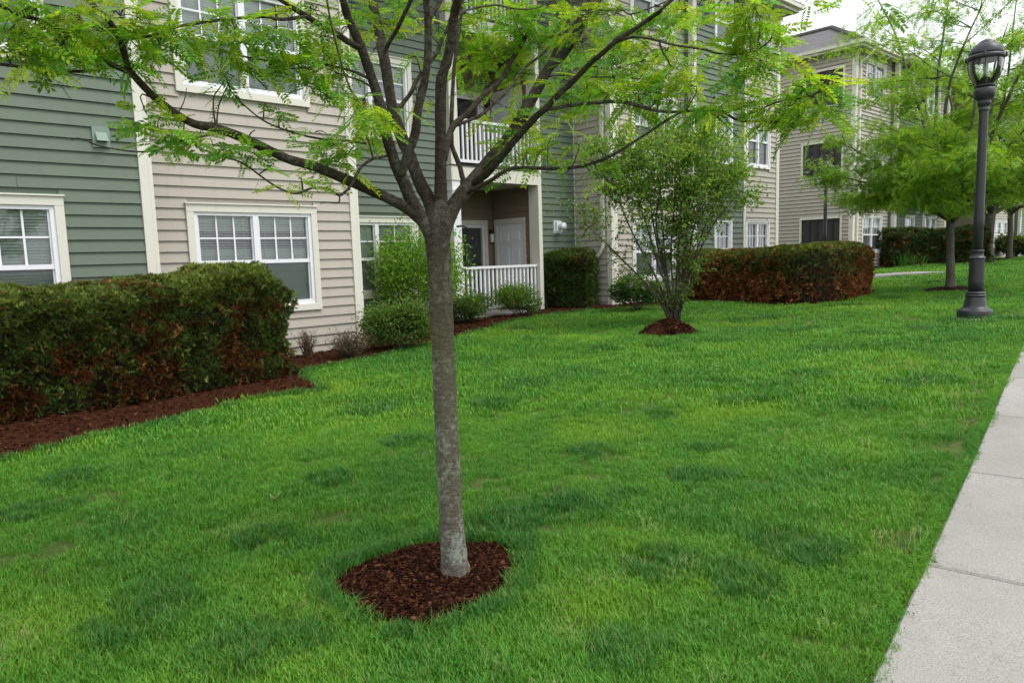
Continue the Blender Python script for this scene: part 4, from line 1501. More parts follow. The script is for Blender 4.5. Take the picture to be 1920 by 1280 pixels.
# ------------------------------------------------------------------ the near honey-locust-like tree
HT = float(TREE[:2] @ HD[:2])
def tp(x, y, d=0.0):
    return at_dist(x, y, HT + d)
near = empty('locust_tree', TREE, 'slender near tree with lichened trunk and feathery leaves in a bark mulch ring', 'tree')
NODES, NRAD = [], []
TW = MB()                                                   # twigs
def limb(pts, w0, w1, n=None, sides=10, big=True, wob=.04):
    P = np.array([tp(*q) for q in pts])
    n = n or max(8, len(pts) * 5)
    C = spline(P, n)
    t = np.linspace(0, 1, n)
    rad = (w0 + (w1 - w0) * t ** .8) / 2 * HT / FPX * .82
    rad = rad * (1 + wob * np.sin(t * 23 + w0) + wob * .6 * RNG.normal(size=n))
    NODES.extend(C[2:])
    NRAD.extend(rad[2:])
    if big:
        rad[:3] *= [.72, .85, .95]
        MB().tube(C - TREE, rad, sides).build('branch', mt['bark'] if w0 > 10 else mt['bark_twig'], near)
    else:
        TW.tube(C - TREE, rad, 6)
    return C
# trunk with root flare
tpts = [(858, 1100, 0), (856, 1085, 0), (853, 1060, 0), (849, 1020, 0), (845, 960, 0), (841, 880, 0), (837, 800, 0), (833, 720, 0), (829, 640, 0), (826, 560, 0), (824, 500, 0), (822, 450, 0), (822, 410, 0), (824, 380, 0)]
C = spline(np.array([tp(*q) for q in tpts]), 60)
tw = np.interp(np.linspace(0, 1, 60), [0, .05, .1, .16, .3, .5, .7, .85, .93, 1], [128, 92, 66, 54, 47, 44, 43, 45, 48, 26])
rad = tw / 2 * HT / FPX
n = 28
tv, tf = [], []
for i in range(60):
    for k in range(n):
        a = 2 * math.pi * k / n
        r = rad[i] * (1 + .035 * math.sin(3 * a + i * .12) + .03 * math.sin(5 * a - i * .2) + .028 * RNG.normal() + .05 * math.sin(2 * a + i * .33) * math.sin(i * .41) + (.16 * math.sin(4 * a + .6) * max(0, 1 - i / 9)))
        tv.append(C[i] - TREE + np.array([r * math.cos(a), r * math.sin(a), 0]))
tf = [(i * n + k, i * n + (k + 1) % n, (i + 1) * n + (k + 1) % n, (i + 1) * n + k) for i in range(59) for k in range(n)]
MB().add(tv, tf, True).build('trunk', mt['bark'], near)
# scaffold limbs, traced left to right (pixel x, pixel y, metres nearer/farther than the trunk)
limb([(823, 505, 0), (819, 472, 0), (806, 434, -.02), (775, 400, -.05), (740, 378, -.09), (693, 356, -.14), (650, 337, -.2), (588, 312, -.28), (537, 297, -.34), (470, 265, -.42), (413, 243, -.48), (363, 232, -.54), (322, 208, -.58), (285, 178, -.62), (247, 138, -.66)], 30, 12)
limb([(250, 142, -.66), (240, 126, -.66), (228, 84, -.7), (208, 44, -.74), (168, 3, -.8), (120, -60, -.86)], 12, 8)
limb([(247, 138, -.66), (215, 124, -.68), (198, 114, -.7), (181, 94, -.72), (158, 72, -.76), (128, 62, -.8), (81, 40, -.86), (37, 28, -.92), (-20, 0, -1.0)], 10, 6)
limb([(201, 127, -.69), (155, 134, -.72), (84, 131, -.8), (40, 126, -.85), (-20, 118, -.9)], 6.5, 4.5)
limb([(822, 500, 0), (812, 455, -.01), (792, 412, -.03), (770, 373, -.06), (757, 341, -.09), (743, 312, -.12), (732, 279, -.14), (722, 245, -.16), (715, 205, -.17), (698, 149, -.18), (685, 112, -.2), (677, 88, -.2), (666, 64, -.22), (653, 35, -.24), (643, 0, -.28), (630, -70, -.3)], 34, 15)
limb([(680, 92, -.2), (658, 82, -.24), (635, 66, -.28), (616, 56, -.3), (571, 29, -.34), (537, 7, -.38), (500, -20, -.42), (440, -60, -.5)], 14, 9)
limb([(823, 490, .01), (820, 440, .03), (807, 382, .08), (786, 340, .1), (768, 292, .12), (752, 255, .14), (738, 212, .16), (730, 170, .17), (722, 120, .18), (714, 80, .2), (706, 35, .22), (698, 0, .24), (685, -90, .3)], 36, 21)
limb([(718, 108, .18), (727, 85, .16), (743, 58, .12), (757, 29, .08), (770, 0, .05), (785, -60, 0)], 11, 8)
limb([(752, 330, -.12), (765, 287, -.14), (778, 252, -.15), (783, 212, -.16), (789, 181, -.16), (797, 149, -.17), (802, 106, -.18), (803, 53, -.2), (799, 0, -.24), (792, -80, -.3)], 22, 15)
limb([(802, 40, -.2), (812, 25, -.18), (826, 0, -.15), (845, -60, -.1)], 12, 9)
limb([(748, 205, .16), (757, 192, .2), (770, 175, .25), (783, 149, .3), (815, 106, .4), (828, 77, .46), (839, 53, .5), (852, 10, .6)], 12, 8)
limb([(823, 495, .01), (825, 430, .03), (826, 380, .05), (826, 340, .06), (826, 266, .06), (826, 199, .06), (828, 149, .05), (839, 112, .04), (847, 69, .02), (852, 27, 0), (858, 0, -.04), (870, -80, -.1)], 34, 19)
limb([(880, 352, .22), (868, 335, .25), (862, 312, .3), (850, 282, .34), (847, 266, .35), (847, 212, .38), (850, 149, .42), (854, 106, .46), (862, 50, .5), (868, 0, .55)], 14, 8)
limb([(825, 510, .0), (829, 450, .03), (847, 394, .1), (866, 365, .14), (895, 330, .2), (927, 290, .26), (959, 252, .32), (985, 207, .38), (1006, 170, .42), (1030, 127, .46), (1052, 106, .5), (1078, 69, .54), (1100, 29, .58), (1125, -5, .62), (1165, -70, .7)], 40, 20)
limb([(1024, 135, .46), (1038, 101, .52), (1057, 66, .58), (1085, 35, .64), (1110, -10, .7)], 12, 10)
limb([(886, 345, .16), (913, 325, .08), (935, 300, .02), (972, 255, -.06), (1006, 218, -.12), (1025, 202, -.15), (1046, 178, -.18), (1073, 154, -.22), (1106, 120, -.28), (1133, 97, -.32), (1159, 74, -.36), (1190, 55, -.4), (1240, 20, -.5)], 20, 8)
limb([(1235, 22, -.5), (1300, -30, -.5), (1380, -60, -.45), (1480, -60, -.4), (1570, -45, -.35), (1650, -25, -.3)], 7, 3)
limb([(1022, 205, -.15), (1046, 202, -.16), (1066, 198, -.17), (1112, 193, -.2), (1159, 191, -.24), (1191, 197, -.26), (1226, 207, -.28), (1266, 210, -.3), (1345, 207, -.34), (1385, 226, -.36), (1438, 228, -.4), (1478, 231, -.44)], 10, 4)
limb([(1385, 224, -.36), (1420, 208, -.4), (1460, 191, -.44), (1508, 183, -.5), (1545, 170, -.54)], 4, 2.5, big=False)
limb([(876, 362, .12), (890, 354, .08), (919, 339, .04), (953, 318, .0), (985, 315, -.02), (1053, 316, -.08), (1101, 309, -.12), (1146, 292, -.18), (1186, 268, -.22), (1234, 236, -.27), (1276, 210, -.3)], 11, 5)
limb([(834, 300, .1), (840, 262, .2), (852, 234, .28), (879, 210, .38), (905, 181, .46), (940, 149, .56), (959, 114, .62), (980, 80, .68), (993, 56, .72), (1010, 10, .8)], 17, 10)
limb([(856, 236, .3), (866, 231, .32), (898, 218, .36), (924, 197, .4), (956, 165, .46), (983, 128, .52), (1014, 104, .58), (1038, 80, .64), (1070, 40, .7)], 9, 6)
limb([(1150, 82, -.34), (1185, 70, -.36), (1213, 72, -.38), (1239, 78, -.4), (1266, 85, -.42), (1319, 93, -.46), (1343, 100, -.48), (1383, 102, -.5), (1420, 95, -.52)], 6, 3)
limb([(1003, 172, .4), (1032, 143, .3), (1093, 145, .2), (1159, 145, .1), (1199, 149, .05)], 5, 2.5, big=False)
limb([(1110, 12, .56), (1130, 20, .5), (1165, 19, .42), (1183, 27, .38), (1229, 12, .3), (1280, -10, .2)], 6, 3)
limb([(1183, 27, .38), (1190, 50, .36), (1176, 70, .34)], 4, 2, big=False)
limb([(1236, 80, -.4), (1244, 100, -.4), (1253, 113, -.4)], 5, 3, big=False)
limb([(855, 30, .0), (880, 18, .1), (929, 10, .2), (959, 16, .28), (998, 17, .34), (1030, 5, .4)], 6, 3)
limb([(575, 31, -.36), (540, 36, -.4), (517, 36, -.42), (497, 32, -.43), (420, 37, -.48), (336, 50, -.55), (275, 69, -.6), (208, 77, -.65), (161, 72, -.7)], 7.5, 4)
limb([(692, 148, -.18), (665, 135, -.2), (630, 126, -.22), (588, 119, -.26), (504, 114, -.32), (420, 97, -.4), (396, 81, -.42)], 6.5, 2.5)
limb([(605, 121, -.24), (580, 126, -.26), (540, 130, -.3), (500, 138, -.34), (470, 128, -.38)], 4, 2, big=False)
limb([(700, 165, -.18), (672, 150, -.22), (640, 140, -.3), (612, 128, -.36)], 5, 2.5, big=False)
limb([(724, 276, -.15), (666, 266, -.18), (600, 260, -.24), (554, 250, -.28), (497, 228, -.34), (453, 193, -.4), (433, 171, -.42)], 6, 2.2)
limb([(725, 293, -.14), (701, 297, -.17), (680, 311, -.22), (668, 328, -.26), (657, 349, -.28), (637, 366, -.3), (615, 354, -.33), (585, 353, -.36), (554, 363, -.38), (524, 353, -.4), (497, 336, -.43), (463, 311, -.46), (437, 299, -.48), (373, 279, -.52)], 7, 3)
limb([(637, 366, -.3), (634, 380, -.3), (612, 379, -.32), (600, 382, -.33)], 3.5, 1.6, big=False)
limb([(400, 252, -.5), (336, 265, -.56), (292, 282, -.6), (247, 284, -.64), (188, 274, -.7), (151, 260, -.74), (133, 262, -.76)], 4.5, 2.0, big=False)
limb([(405, 238, -.49), (400, 205, -.5), (402, 180, -.5), (412, 165, -.5), (420, 150, -.5)], 4, 1.5, big=False)
limb([(406, 236, -.49), (410, 200, -.47), (424, 166, -.46), (430, 155, -.46)], 3.5, 1.5, big=False)
limb([(335, 210, -.57), (345, 190, -.57), (350, 165, -.57)], 2.5, 1.2, big=False)
limb([(466, 262, -.42), (470, 250, -.42), (478, 244, -.41)], 3.5, 2, big=False)
limb([(856, 425, .12), (866, 424, .12), (876, 427, .12)], 6, 4, big=False)
limb([(700, 300, -.2), (690, 260, -.25), (672, 200, -.3), (650, 150, -.34), (632, 90, -.38), (618, 30, -.4), (610, -20, -.42)], 4, 4, big=False)
NODES, NRAD = np.array(NODES), np.array(NRAD)
# foliage clumps: pixel centre, pixel radius, metres nearer/farther, fullness
cl = [(30, 30, 55, -.9, .75), (90, 25, 50, -.85, .7), (150, 40, 50, -.8, .75), (60, 75, 45, -.9, .65), (120, 85, 45, -.85, .7), (190, 60, 45, -.75, .75), (225, 30, 40, -.7, .7), (25, 105, 35, -.95, .6), (180, 105, 35, -.75, .6), (10, 65, 40, -.95, .7), (250, 60, 35, -.65, .7),
      (265, 95, 30, -.62, .7), (300, 85, 35, -.6, .9), (330, 65, 35, -.57, .9), (375, 55, 35, -.53, .9), (420, 25, 35, -.5, 1), (440, 55, 35, -.48, .9), (285, 50, 28, -.6, .7), (350, 100, 28, -.5, .5), (480, 55, 30, -.45, .7), (520, 55, 30, -.42, .8), (545, 35, 30, -.4, .7), (225, 110, 30, -.68, .5),
      (430, 105, 30, -.4, .9), (470, 115, 30, -.38, .9), (505, 125, 30, -.34, .8), (540, 110, 32, -.3, .8), (575, 130, 32, -.27, .9), (600, 165, 30, -.25, .8), (560, 160, 24, -.28, .6), (620, 110, 34, -.22, .9), (440, 145, 22, -.4, .5), (410, 130, 20, -.42, .5),
      (435, 175, 20, -.41, .6), (505, 212, 20, -.34, .5), (530, 215, 14, -.33, .35), (590, 248, 24, -.26, .7), (625, 275, 32, -.2, .9), (650, 290, 30, -.17, .8), (610, 305, 22, -.2, .6), (660, 250, 20, -.17, .5), (655, 225, 24, -.3, .5),
      (275, 215, 18, -.62, .7), (295, 240, 28, -.6, .9), (335, 240, 30, -.57, .9), (310, 265, 24, -.58, .7), (375, 250, 24, -.54, .8), (400, 275, 26, -.52, .8), (435, 285, 24, -.5, .8), (470, 295, 24, -.47, .7), (500, 312, 18, -.45, .6), (455, 262, 18, -.44, .5), (540, 345, 10, -.4, .25), (560, 335, 9, -.4, .2),
      (675, 195, 34, -.55, .9), (700, 220, 30, -.55, .8), (655, 185, 28, -.5, .7), (720, 200, 22, -.5, .5), (690, 265, 18, -.3, .4), (640, 70, 34, -.1, .8), (610, 70, 36, -.2, .8), (660, 20, 36, -.1, .8), (590, 20, 36, -.35, .8), (560, 70, 28, -.3, .6), (700, 50, 30, .3, .8), (735, 60, 30, .3, .8), (745, 20, 34, .35, 1), (780, 40, 28, .35, .7), (765, 110, 26, .3, .6), (780, 180, 20, .2, .4),
      (690, 110, 22, .3, .5), (640, 150, 26, -.2, .7), (660, 330, 10, -.2, .2), (810, 190, 16, .3, .3), (822, 60, 26, .5, .7), (870, 30, 40, .6, 1), (900, 70, 45, .7, 1.1), (880, 110, 40, .75, 1.1), (930, 110, 45, .75, 1.1), (960, 60, 50, .7, 1.1), (900, 25, 45, .6, 1), (960, 20, 45, .55, 1), (1010, 40, 45, .65, 1.1), (1010, 90, 45, .75, 1.1), (970, 140, 38, .7, 1), (920, 145, 30, .7, .8), (880, 160, 24, .6, .5), (1050, 30, 45, .7, 1.1), (1040, 75, 35, .7, 1),
      (900, 205, 16, .4, .4), (955, 205, 28, .35, .8), (985, 225, 28, .3, .8), (960, 270, 32, .15, .9), (995, 280, 34, .1, .9), (1025, 280, 30, .08, .8), (1000, 250, 26, .2, .7), (975, 300, 20, .1, .6), (1050, 255, 22, .1, .6), (1040, 215, 24, .0, .6), (1080, 270, 22, 0, .4), (1045, 160, 26, .2, .8),
      (1090, 80, 45, .5, 1), (1080, 130, 40, .35, 1), (1110, 40, 45, .5, 1.1), (1150, 30, 50, .4, 1.1), (1150, 90, 45, .3, 1.1), (1120, 130, 42, .25, 1), (1160, 130, 42, .15, 1), (1200, 60, 50, .25, 1.1), (1205, 115, 42, .1, 1.1), (1245, 40, 45, .2, 1), (1250, 95, 40, -.1, 1), (1270, 20, 35, .2, .8),
      (1060, 185, 30, -.1, .7), (1100, 175, 34, -.15, .9), (1140, 175, 36, -.18, .9), (1180, 170, 38, -.2, 1), (1215, 180, 34, -.24, 1), (1240, 150, 38, -.2, 1), (1270, 130, 32, -.25, .9), (1290, 160, 28, -.3, .8), (1255, 190, 30, -.28, .8), (1290, 195, 22, -.3, .5), (1300, 125, 22, -.35, .6), (1110, 200, 20, -.2, .5),
      (1325, 85, 20, -.46, .5), (1365, 95, 26, -.48, .8), (1400, 105, 34, -.5, 1), (1430, 110, 34, -.52, 1), (1390, 60, 32, -.5, .9), (1425, 50, 36, -.55, 1), (1415, 15, 38, -.6, 1), (1440, 25, 26, -.6, .7), (1395, 20, 26, -.55, .7), (1425, 135, 18, -.5, .5), (1350, 110, 12, -.48, .25), (1320, 30, 12, -.3, .2), (1310, 10, 14, -.2, .3),
      (1340, 185, 28, -.35, .8), (1375, 180, 30, -.37, .9), (1410, 195, 32, -.4, .9), (1445, 205, 34, -.43, 1), (1480, 200, 36, -.46, 1), (1515, 180, 38, -.5, 1.1), (1545, 165, 34, -.54, 1.1), (1560, 190, 26, -.54, .9), (1485, 160, 28, -.5, .8), (1525, 140, 26, -.54, .8), (1470, 240, 22, -.44, .7), (1430, 245, 20, -.4, .6), (1385, 235, 18, -.36, .5), (1340, 225, 20, -.34, .5), (1500, 215, 24, -.46, .8), (1535, 205, 26, -.5, .8),
      (1105, 322, 20, -.1, .7), (1080, 308, 18, -.08, .6), (1130, 338, 12, -.12, .35), (1060, 325, 12, -.05, .3), (1150, 300, 8, -.15, .2), (960, 325, 8, 0, .25), (1535, 2, 12, -.3, .25), (1590, -6, 20, -.3, .4), (1625, -4, 20, -.3, .4), (1650, 2, 14, -.3, .3), (1510, 5, 10, -.3, .2)]
# the crown goes on above and beyond the picture
for k in range(120):
    a, r = RNG.random() * 6.283, 1.75 * math.sqrt(RNG.random())
    x, y, z = TREE[0] + r * math.cos(a), TREE[1] + r * math.sin(a), 2.45 + 2.1 * RNG.random()
    u, v, w = to_px((x, y, z))
    if w > .9 and (v < -45 or u < -40 or u > 1990):
        cl.append((u, v, 42 * HT / w, ((np.array([x, y, z]) - CAM) @ HD) - HT, .75))
FP, FD, FU, FS_, FC = [], [], [], [], []
BRIGHT = np.array([(.31, .50, .036), (.22, .44, .036), (.15, .36, .038), (.40, .54, .05)])
for (x, y, r, d, full) in cl:
    c = tp(x, y, d)
    R = r * (HT + d) / FPX
    j = np.argmin(np.linalg.norm(NODES - c, axis=1) + NRAD * 2)
    a = NODES[j]
    mid = (a + c) / 2 + RNG.normal(size=3) * .02 + [0, 0, .02]
    if np.linalg.norm(c - a) > .03:
        TW.tube(spline([a, mid, c], 6) - TREE, np.linspace(.0034, .0017, 6), 5, cap=False)
    nn = max(1, int(round(full * (r / 30) ** 1.6 * 5.2)))
    for q in range(nn):
        s = unit(RNG.normal(size=3)) * R * (.25 + .75 * RNG.random())
        s[2] *= .75
        p = c + s
        if np.linalg.norm(s) > .03:
            TW.tube(spline([c, c + s * .5 + [0, 0, .012], p], 4) - TREE, np.linspace(.0018, .001, 4), 4, cap=False)
        m = RNG.integers(2, 5)
        hz = RNG.random() * 6.283
        tone = BRIGHT[RNG.integers(0, 4)] * RNG.uniform(.75, 1.25)
        for w in range(m):
            az = hz + 6.283 * w / m + RNG.normal() * .4
            dr = np.array([math.cos(az), math.sin(az), RNG.uniform(-.75, .25)]) + unit(s) * .35
            FP.append(p)
            FD.append(dr)
            FU.append(np.array([0, 0, 1.0]) + RNG.normal(size=3) * .6)
            FS_.append(RNG.uniform(.40, .98))
            FC.append(tone * RNG.uniform(.85, 1.15))
V, F, Cc = place(FROND, np.array(FP), np.array(FD), np.array(FU), np.array(FS_), np.array(FC))
crown = np_obj('crown', V - TREE, F, mt['leaf'], near, Cc)
tag(crown, kind='stuff')
o = TW.build('twigs', mt['bark_twig'], near)
tag(o, kind='stuff')
print('near fronds', len(FP))

# ------------------------------------------------------------------ trees further down the lawn
def lawn_tree(name, label, base, h0, spread, height, r0, nl, nf, seed, fork=None, lo=.0):
    rg = np.random.default_rng(seed)
    t = empty(name, base, label, 'tree', None)
    ck = MB()
    hh = np.linspace(-.1, h0, 9)
    ck.tube([(.03 * math.sin(z * 2 + seed), .03 * math.cos(z * 1.6 + seed), z) for z in hh], r0 * np.interp(hh, [-.1, .05, .25, h0 * .5, h0], [1.6, 1.35, 1.08, .95, .95]), 14)
    ck.build('trunk', mt['bark_grey'], t)
    ends = []
    tw = MB()
    for i in range(nl):
        az = 6.283 * (i * .381966 + rg.random() * .08)
        ele = math.radians(rg.uniform(24, 56) if i < nl * .6 else rg.uniform(50, 82))
        L = spread * (.75 + .4 * rg.random()) if ele < .9 else (height - h0) * (.7 + .3 * rg.random())
        z0 = h0 * (.86 + .14 * rg.random())
        P = [np.array([0, 0, z0])]
        d = np.array([math.cos(az) * math.cos(ele), math.sin(az) * math.cos(ele), math.sin(ele)])
        for s in range(5):
            d = unit(d + rg.normal(size=3) * .13 + np.array([0, 0, -.025 if ele < .9 else .03]))
            P.append(P[-1] + d * L / 5)
        C = spline(np.array(P), 16)
        r = r0 * (.55 if ele < .9 else .7) * np.linspace(1, .16, 16)
        b_ = MB().tube(C, r, 8)
        b_.build('branch', mt['bark_grey'], t)
        for k in range(11):
            f = rg.uniform(.3, 1)
            p = C[int(f * 15)]
            a2 = az + rg.normal() * .9
            dd = np.array([math.cos(a2), math.sin(a2), rg.uniform(-.05, .45)])
            l2 = L * rg.uniform(.16, .38) * (1.25 - f * .5)
            q = [p]
            for s in range(3):
                dd = unit(dd + rg.normal(size=3) * .2)
                q.append(q[-1] + dd * l2 / 3)
            c2 = spline(np.array(q), 7)
            tw.tube(c2, np.linspace(.013, .004, 7) * r0 / .085, 5, cap=False)
            for g in (2, 3, 4, 5, 6):
                ends.append((c2[g], dd, .15 + .1 * rg.random()))
    o = tw.build('twigs', mt['bark_twig'], t)
    tag(o, kind='stuff')
    m = len(ends)
    E0 = np.array([e[0] for e in ends])
    i = rg.integers(0, m, nf)
    off = rg.normal(size=(nf, 3)) * np.array([.17, .17, .075])
    P = E0[i] + off
    D = np.c_[rg.normal(size=(nf, 2)), rg.uniform(-.9, .2, nf)]
    cols = palette(nf, [(.19, .38, .046), (.27, .46, .048), (.13, .28, .04), (.38, .54, .06)], [.3, .3, .25, .15])
    tone = .8 + .4 * rg.random(m)
    cols = cols * tone[i][:, None]
    V, F, Cc = place(FROND_FAR, P, D, np.array([0, 0, 1.0]) + rg.normal(size=(nf, 3)) * .4, rg.uniform(.6, 1.1, nf), cols)
    tag(np_obj('crown', V, F, mt['leaf'], t, Cc), kind='stuff')
    return t
lawn_tree('lawn_tree', 'spreading leafy tree on the lawn just behind the near lamp post', T2, 1.75, 3.6, 8.2, .088, 25, 29000, 3)
T3, T4 = on_ground(1853, 493), on_ground(1891, 486)
lawn_tree('lawn_tree', 'paler barked tree standing at the end of the far clipped hedge', T3, 2.3, 4.2, 9.5, .19, 16, 20000, 5)
lawn_tree('lawn_tree', 'thin dark trunked tree farthest down the lawn', T4, 2.6, 4.6, 10.0, .13, 15, 18000, 8)

# ------------------------------------------------------------------ many-stemmed small tree on its mulch mound
SB = np.array([SHRUB[0] + .05, SHRUB[1] + .05, float(gz(SHRUB[0], SHRUB[1])) + .2])
st = empty('multi_stem_tree', SB, 'small vase shaped tree of many dark stems on a round mulch mound', 'tree')
HS = float(SB[:2] @ HD[:2])
sp = lambda x, y, d=0: at_dist(x, y, HS + d) - SB
stems_px = [[(1255, 600, 0), (1235, 560, -.1), (1205, 525, -.2), (1170, 490, -.35), (1130, 450, -.5), (1095, 418, -.6)], [(1258, 600, 0), (1243, 550, -.1), (1225, 510, -.15), (1195, 455, -.3), (1170, 400, -.4), (1150, 340, -.5), (1135, 290, -.5)],
            [(1260, 600, 0), (1250, 540, 0), (1232, 490, -.05), (1215, 430, -.1), (1195, 370, -.2), (1185, 300, -.3), (1180, 250, -.3)], [(1262, 600, .05), (1250, 530, .1), (1235, 470, .2), (1222, 400, .25), (1215, 330, .3), (1212, 260, .35)],
            [(1264, 600, .05), (1254, 530, .1), (1240, 470, .1), (1230, 420, 0), (1238, 350, -.1), (1245, 280, -.15), (1248, 235, -.2)], [(1266, 598, 0), (1262, 540, 0), (1258, 480, .1), (1262, 410, .2), (1270, 340, .3), (1275, 270, .35)],
            [(1268, 600, 0), (1274, 540, 0), (1272, 480, -.1), (1274, 410, -.1), (1282, 340, -.15), (1290, 280, -.2)], [(1270, 600, .05), (1278, 540, .1), (1284, 470, .15), (1290, 400, .2), (1302, 330, .3), (1310, 265, .35)],
            [(1270, 600, .05), (1280, 545, .1), (1290, 490, 0), (1300, 430, -.1), (1318, 370, -.2), (1335, 310, -.3)], [(1272, 600, 0), (1285, 545, .1), (1300, 490, .2), (1320, 430, .3), (1345, 370, .45), (1365, 310, .5)],
            [(1272, 600, 0), (1288, 540, -.1), (1308, 480, -.2), (1335, 425, -.35), (1365, 385, -.5), (1400, 350, -.6)], [(1266, 600, .1), (1268, 530, .3), (1272, 460, .45), (1280, 380, .6), (1290, 300, .65)],
            [(1262, 600, .1), (1252, 530, .3), (1245, 460, .5), (1240, 380, .65), (1230, 300, .7)], [(1240, 470, -.1), (1260, 455, -.2), (1285, 435, -.3), (1310, 400, -.4), (1330, 365, -.5)]]
SN = []
for q in stems_px:
    P = spline(np.array([sp(*v) for v in q]), 18)
    MB().tube(P, np.linspace(.026, .006, 18) * (1 + .05 * RNG.normal(size=18)), 7).build('stem', mt['bark_twig'], st)
    SN.append(P)
tw = MB()
LP, LD = [], []
for P in SN:
    for k in range(26):
        f = RNG.uniform(.34, 1)
        p = P[int(f * 17)]
        a = RNG.random() * 6.283
        d = np.array([math.cos(a), math.sin(a), RNG.uniform(-.1, .7)])
        q = [p]
        L = RNG.uniform(.2, .5)
        for s in range(3):
            d = unit(d + RNG.normal(size=3) * .3)
            q.append(q[-1] + d * L / 3)
        c2 = spline(np.array(q), 6)
        tw.tube(c2, np.linspace(.0045, .0018, 6), 4, cap=False)
        for g in range(1, 6):
            LP += [c2[g]] * 3
            LD += [d] * 3
# suckers round the foot
for k in range(38):
    a = RNG.random() * 6.283
    p = np.array([.08 * math.cos(a), .08 * math.sin(a), .02])
    L = RNG.uniform(.25, .75)
    q = p + np.array([math.cos(a) * L * .55, math.sin(a) * L * .55, L])
    tw.tube(spline([p, (p + q) / 2 + RNG.normal(size=3) * .04, q], 6), np.linspace(.006, .002, 6), 4, cap=False)
    for g in np.linspace(.4, 1, 6):
        LP += [p + (q - p) * g + RNG.normal(size=3) * .03] * 2
        LD += [RNG.normal(size=3)] * 2
tag(tw.build('twigs', mt['bark_twig'], st), kind='stuff')
LP, LD = np.array(LP), np.array(LD)
# dense upper crown
nx_ = 14500
ex_ = []
for (x, y, r, d) in [(1150, 300, 55, -.3), (1200, 290, 60, -.2), (1255, 290, 65, 0), (1310, 290, 60, .1), (1355, 310, 50, .1), (1390, 330, 36, -.3), (1180, 350, 50, -.3), (1235, 350, 60, -.1), (1290, 360, 60, 0), (1345, 365, 50, .1), (1150, 350, 36, -.4), (1125, 275, 30, -.4), (1300, 250, 45, .1), (1240, 245, 40, .1), (1340, 265, 40, .2), (1400, 370, 22, -.5), (1115, 405, 20, -.6), (1090, 395, 16, -.6), (1060, 390, 12, -.6)]:
    c = sp(x, y, d)
    R = r * HS / FPX
    m = int(nx_ * (r / 50) ** 2 / 16)
    kk = max(4, int(r / 3.2))
    sub_ = c + unit(RNG.normal(size=(kk, 3))) * (R * 1.12 * RNG.random((kk, 1)) ** .6)
    ex_.append(sub_[RNG.integers(0, kk, m)] + RNG.normal(size=(m, 3)) * np.array([.11, .11, .075]))
ex_ = np.concatenate(ex_)
LP = np.r_[LP + RNG.normal(size=LP.shape) * .03, ex_]
LD = np.r_[LD + RNG.normal(size=LD.shape) * .6, RNG.normal(size=ex_.shape)]
LD[:, 2] -= .25
m = len(LP)
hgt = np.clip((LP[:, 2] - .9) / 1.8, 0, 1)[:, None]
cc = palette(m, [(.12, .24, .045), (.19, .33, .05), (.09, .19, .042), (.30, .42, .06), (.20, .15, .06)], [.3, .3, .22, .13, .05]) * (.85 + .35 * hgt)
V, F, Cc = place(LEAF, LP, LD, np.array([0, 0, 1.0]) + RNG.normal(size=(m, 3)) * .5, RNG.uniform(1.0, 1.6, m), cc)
tag(np_obj('crown', V, F, mt['leaf'], st, Cc), kind='stuff')

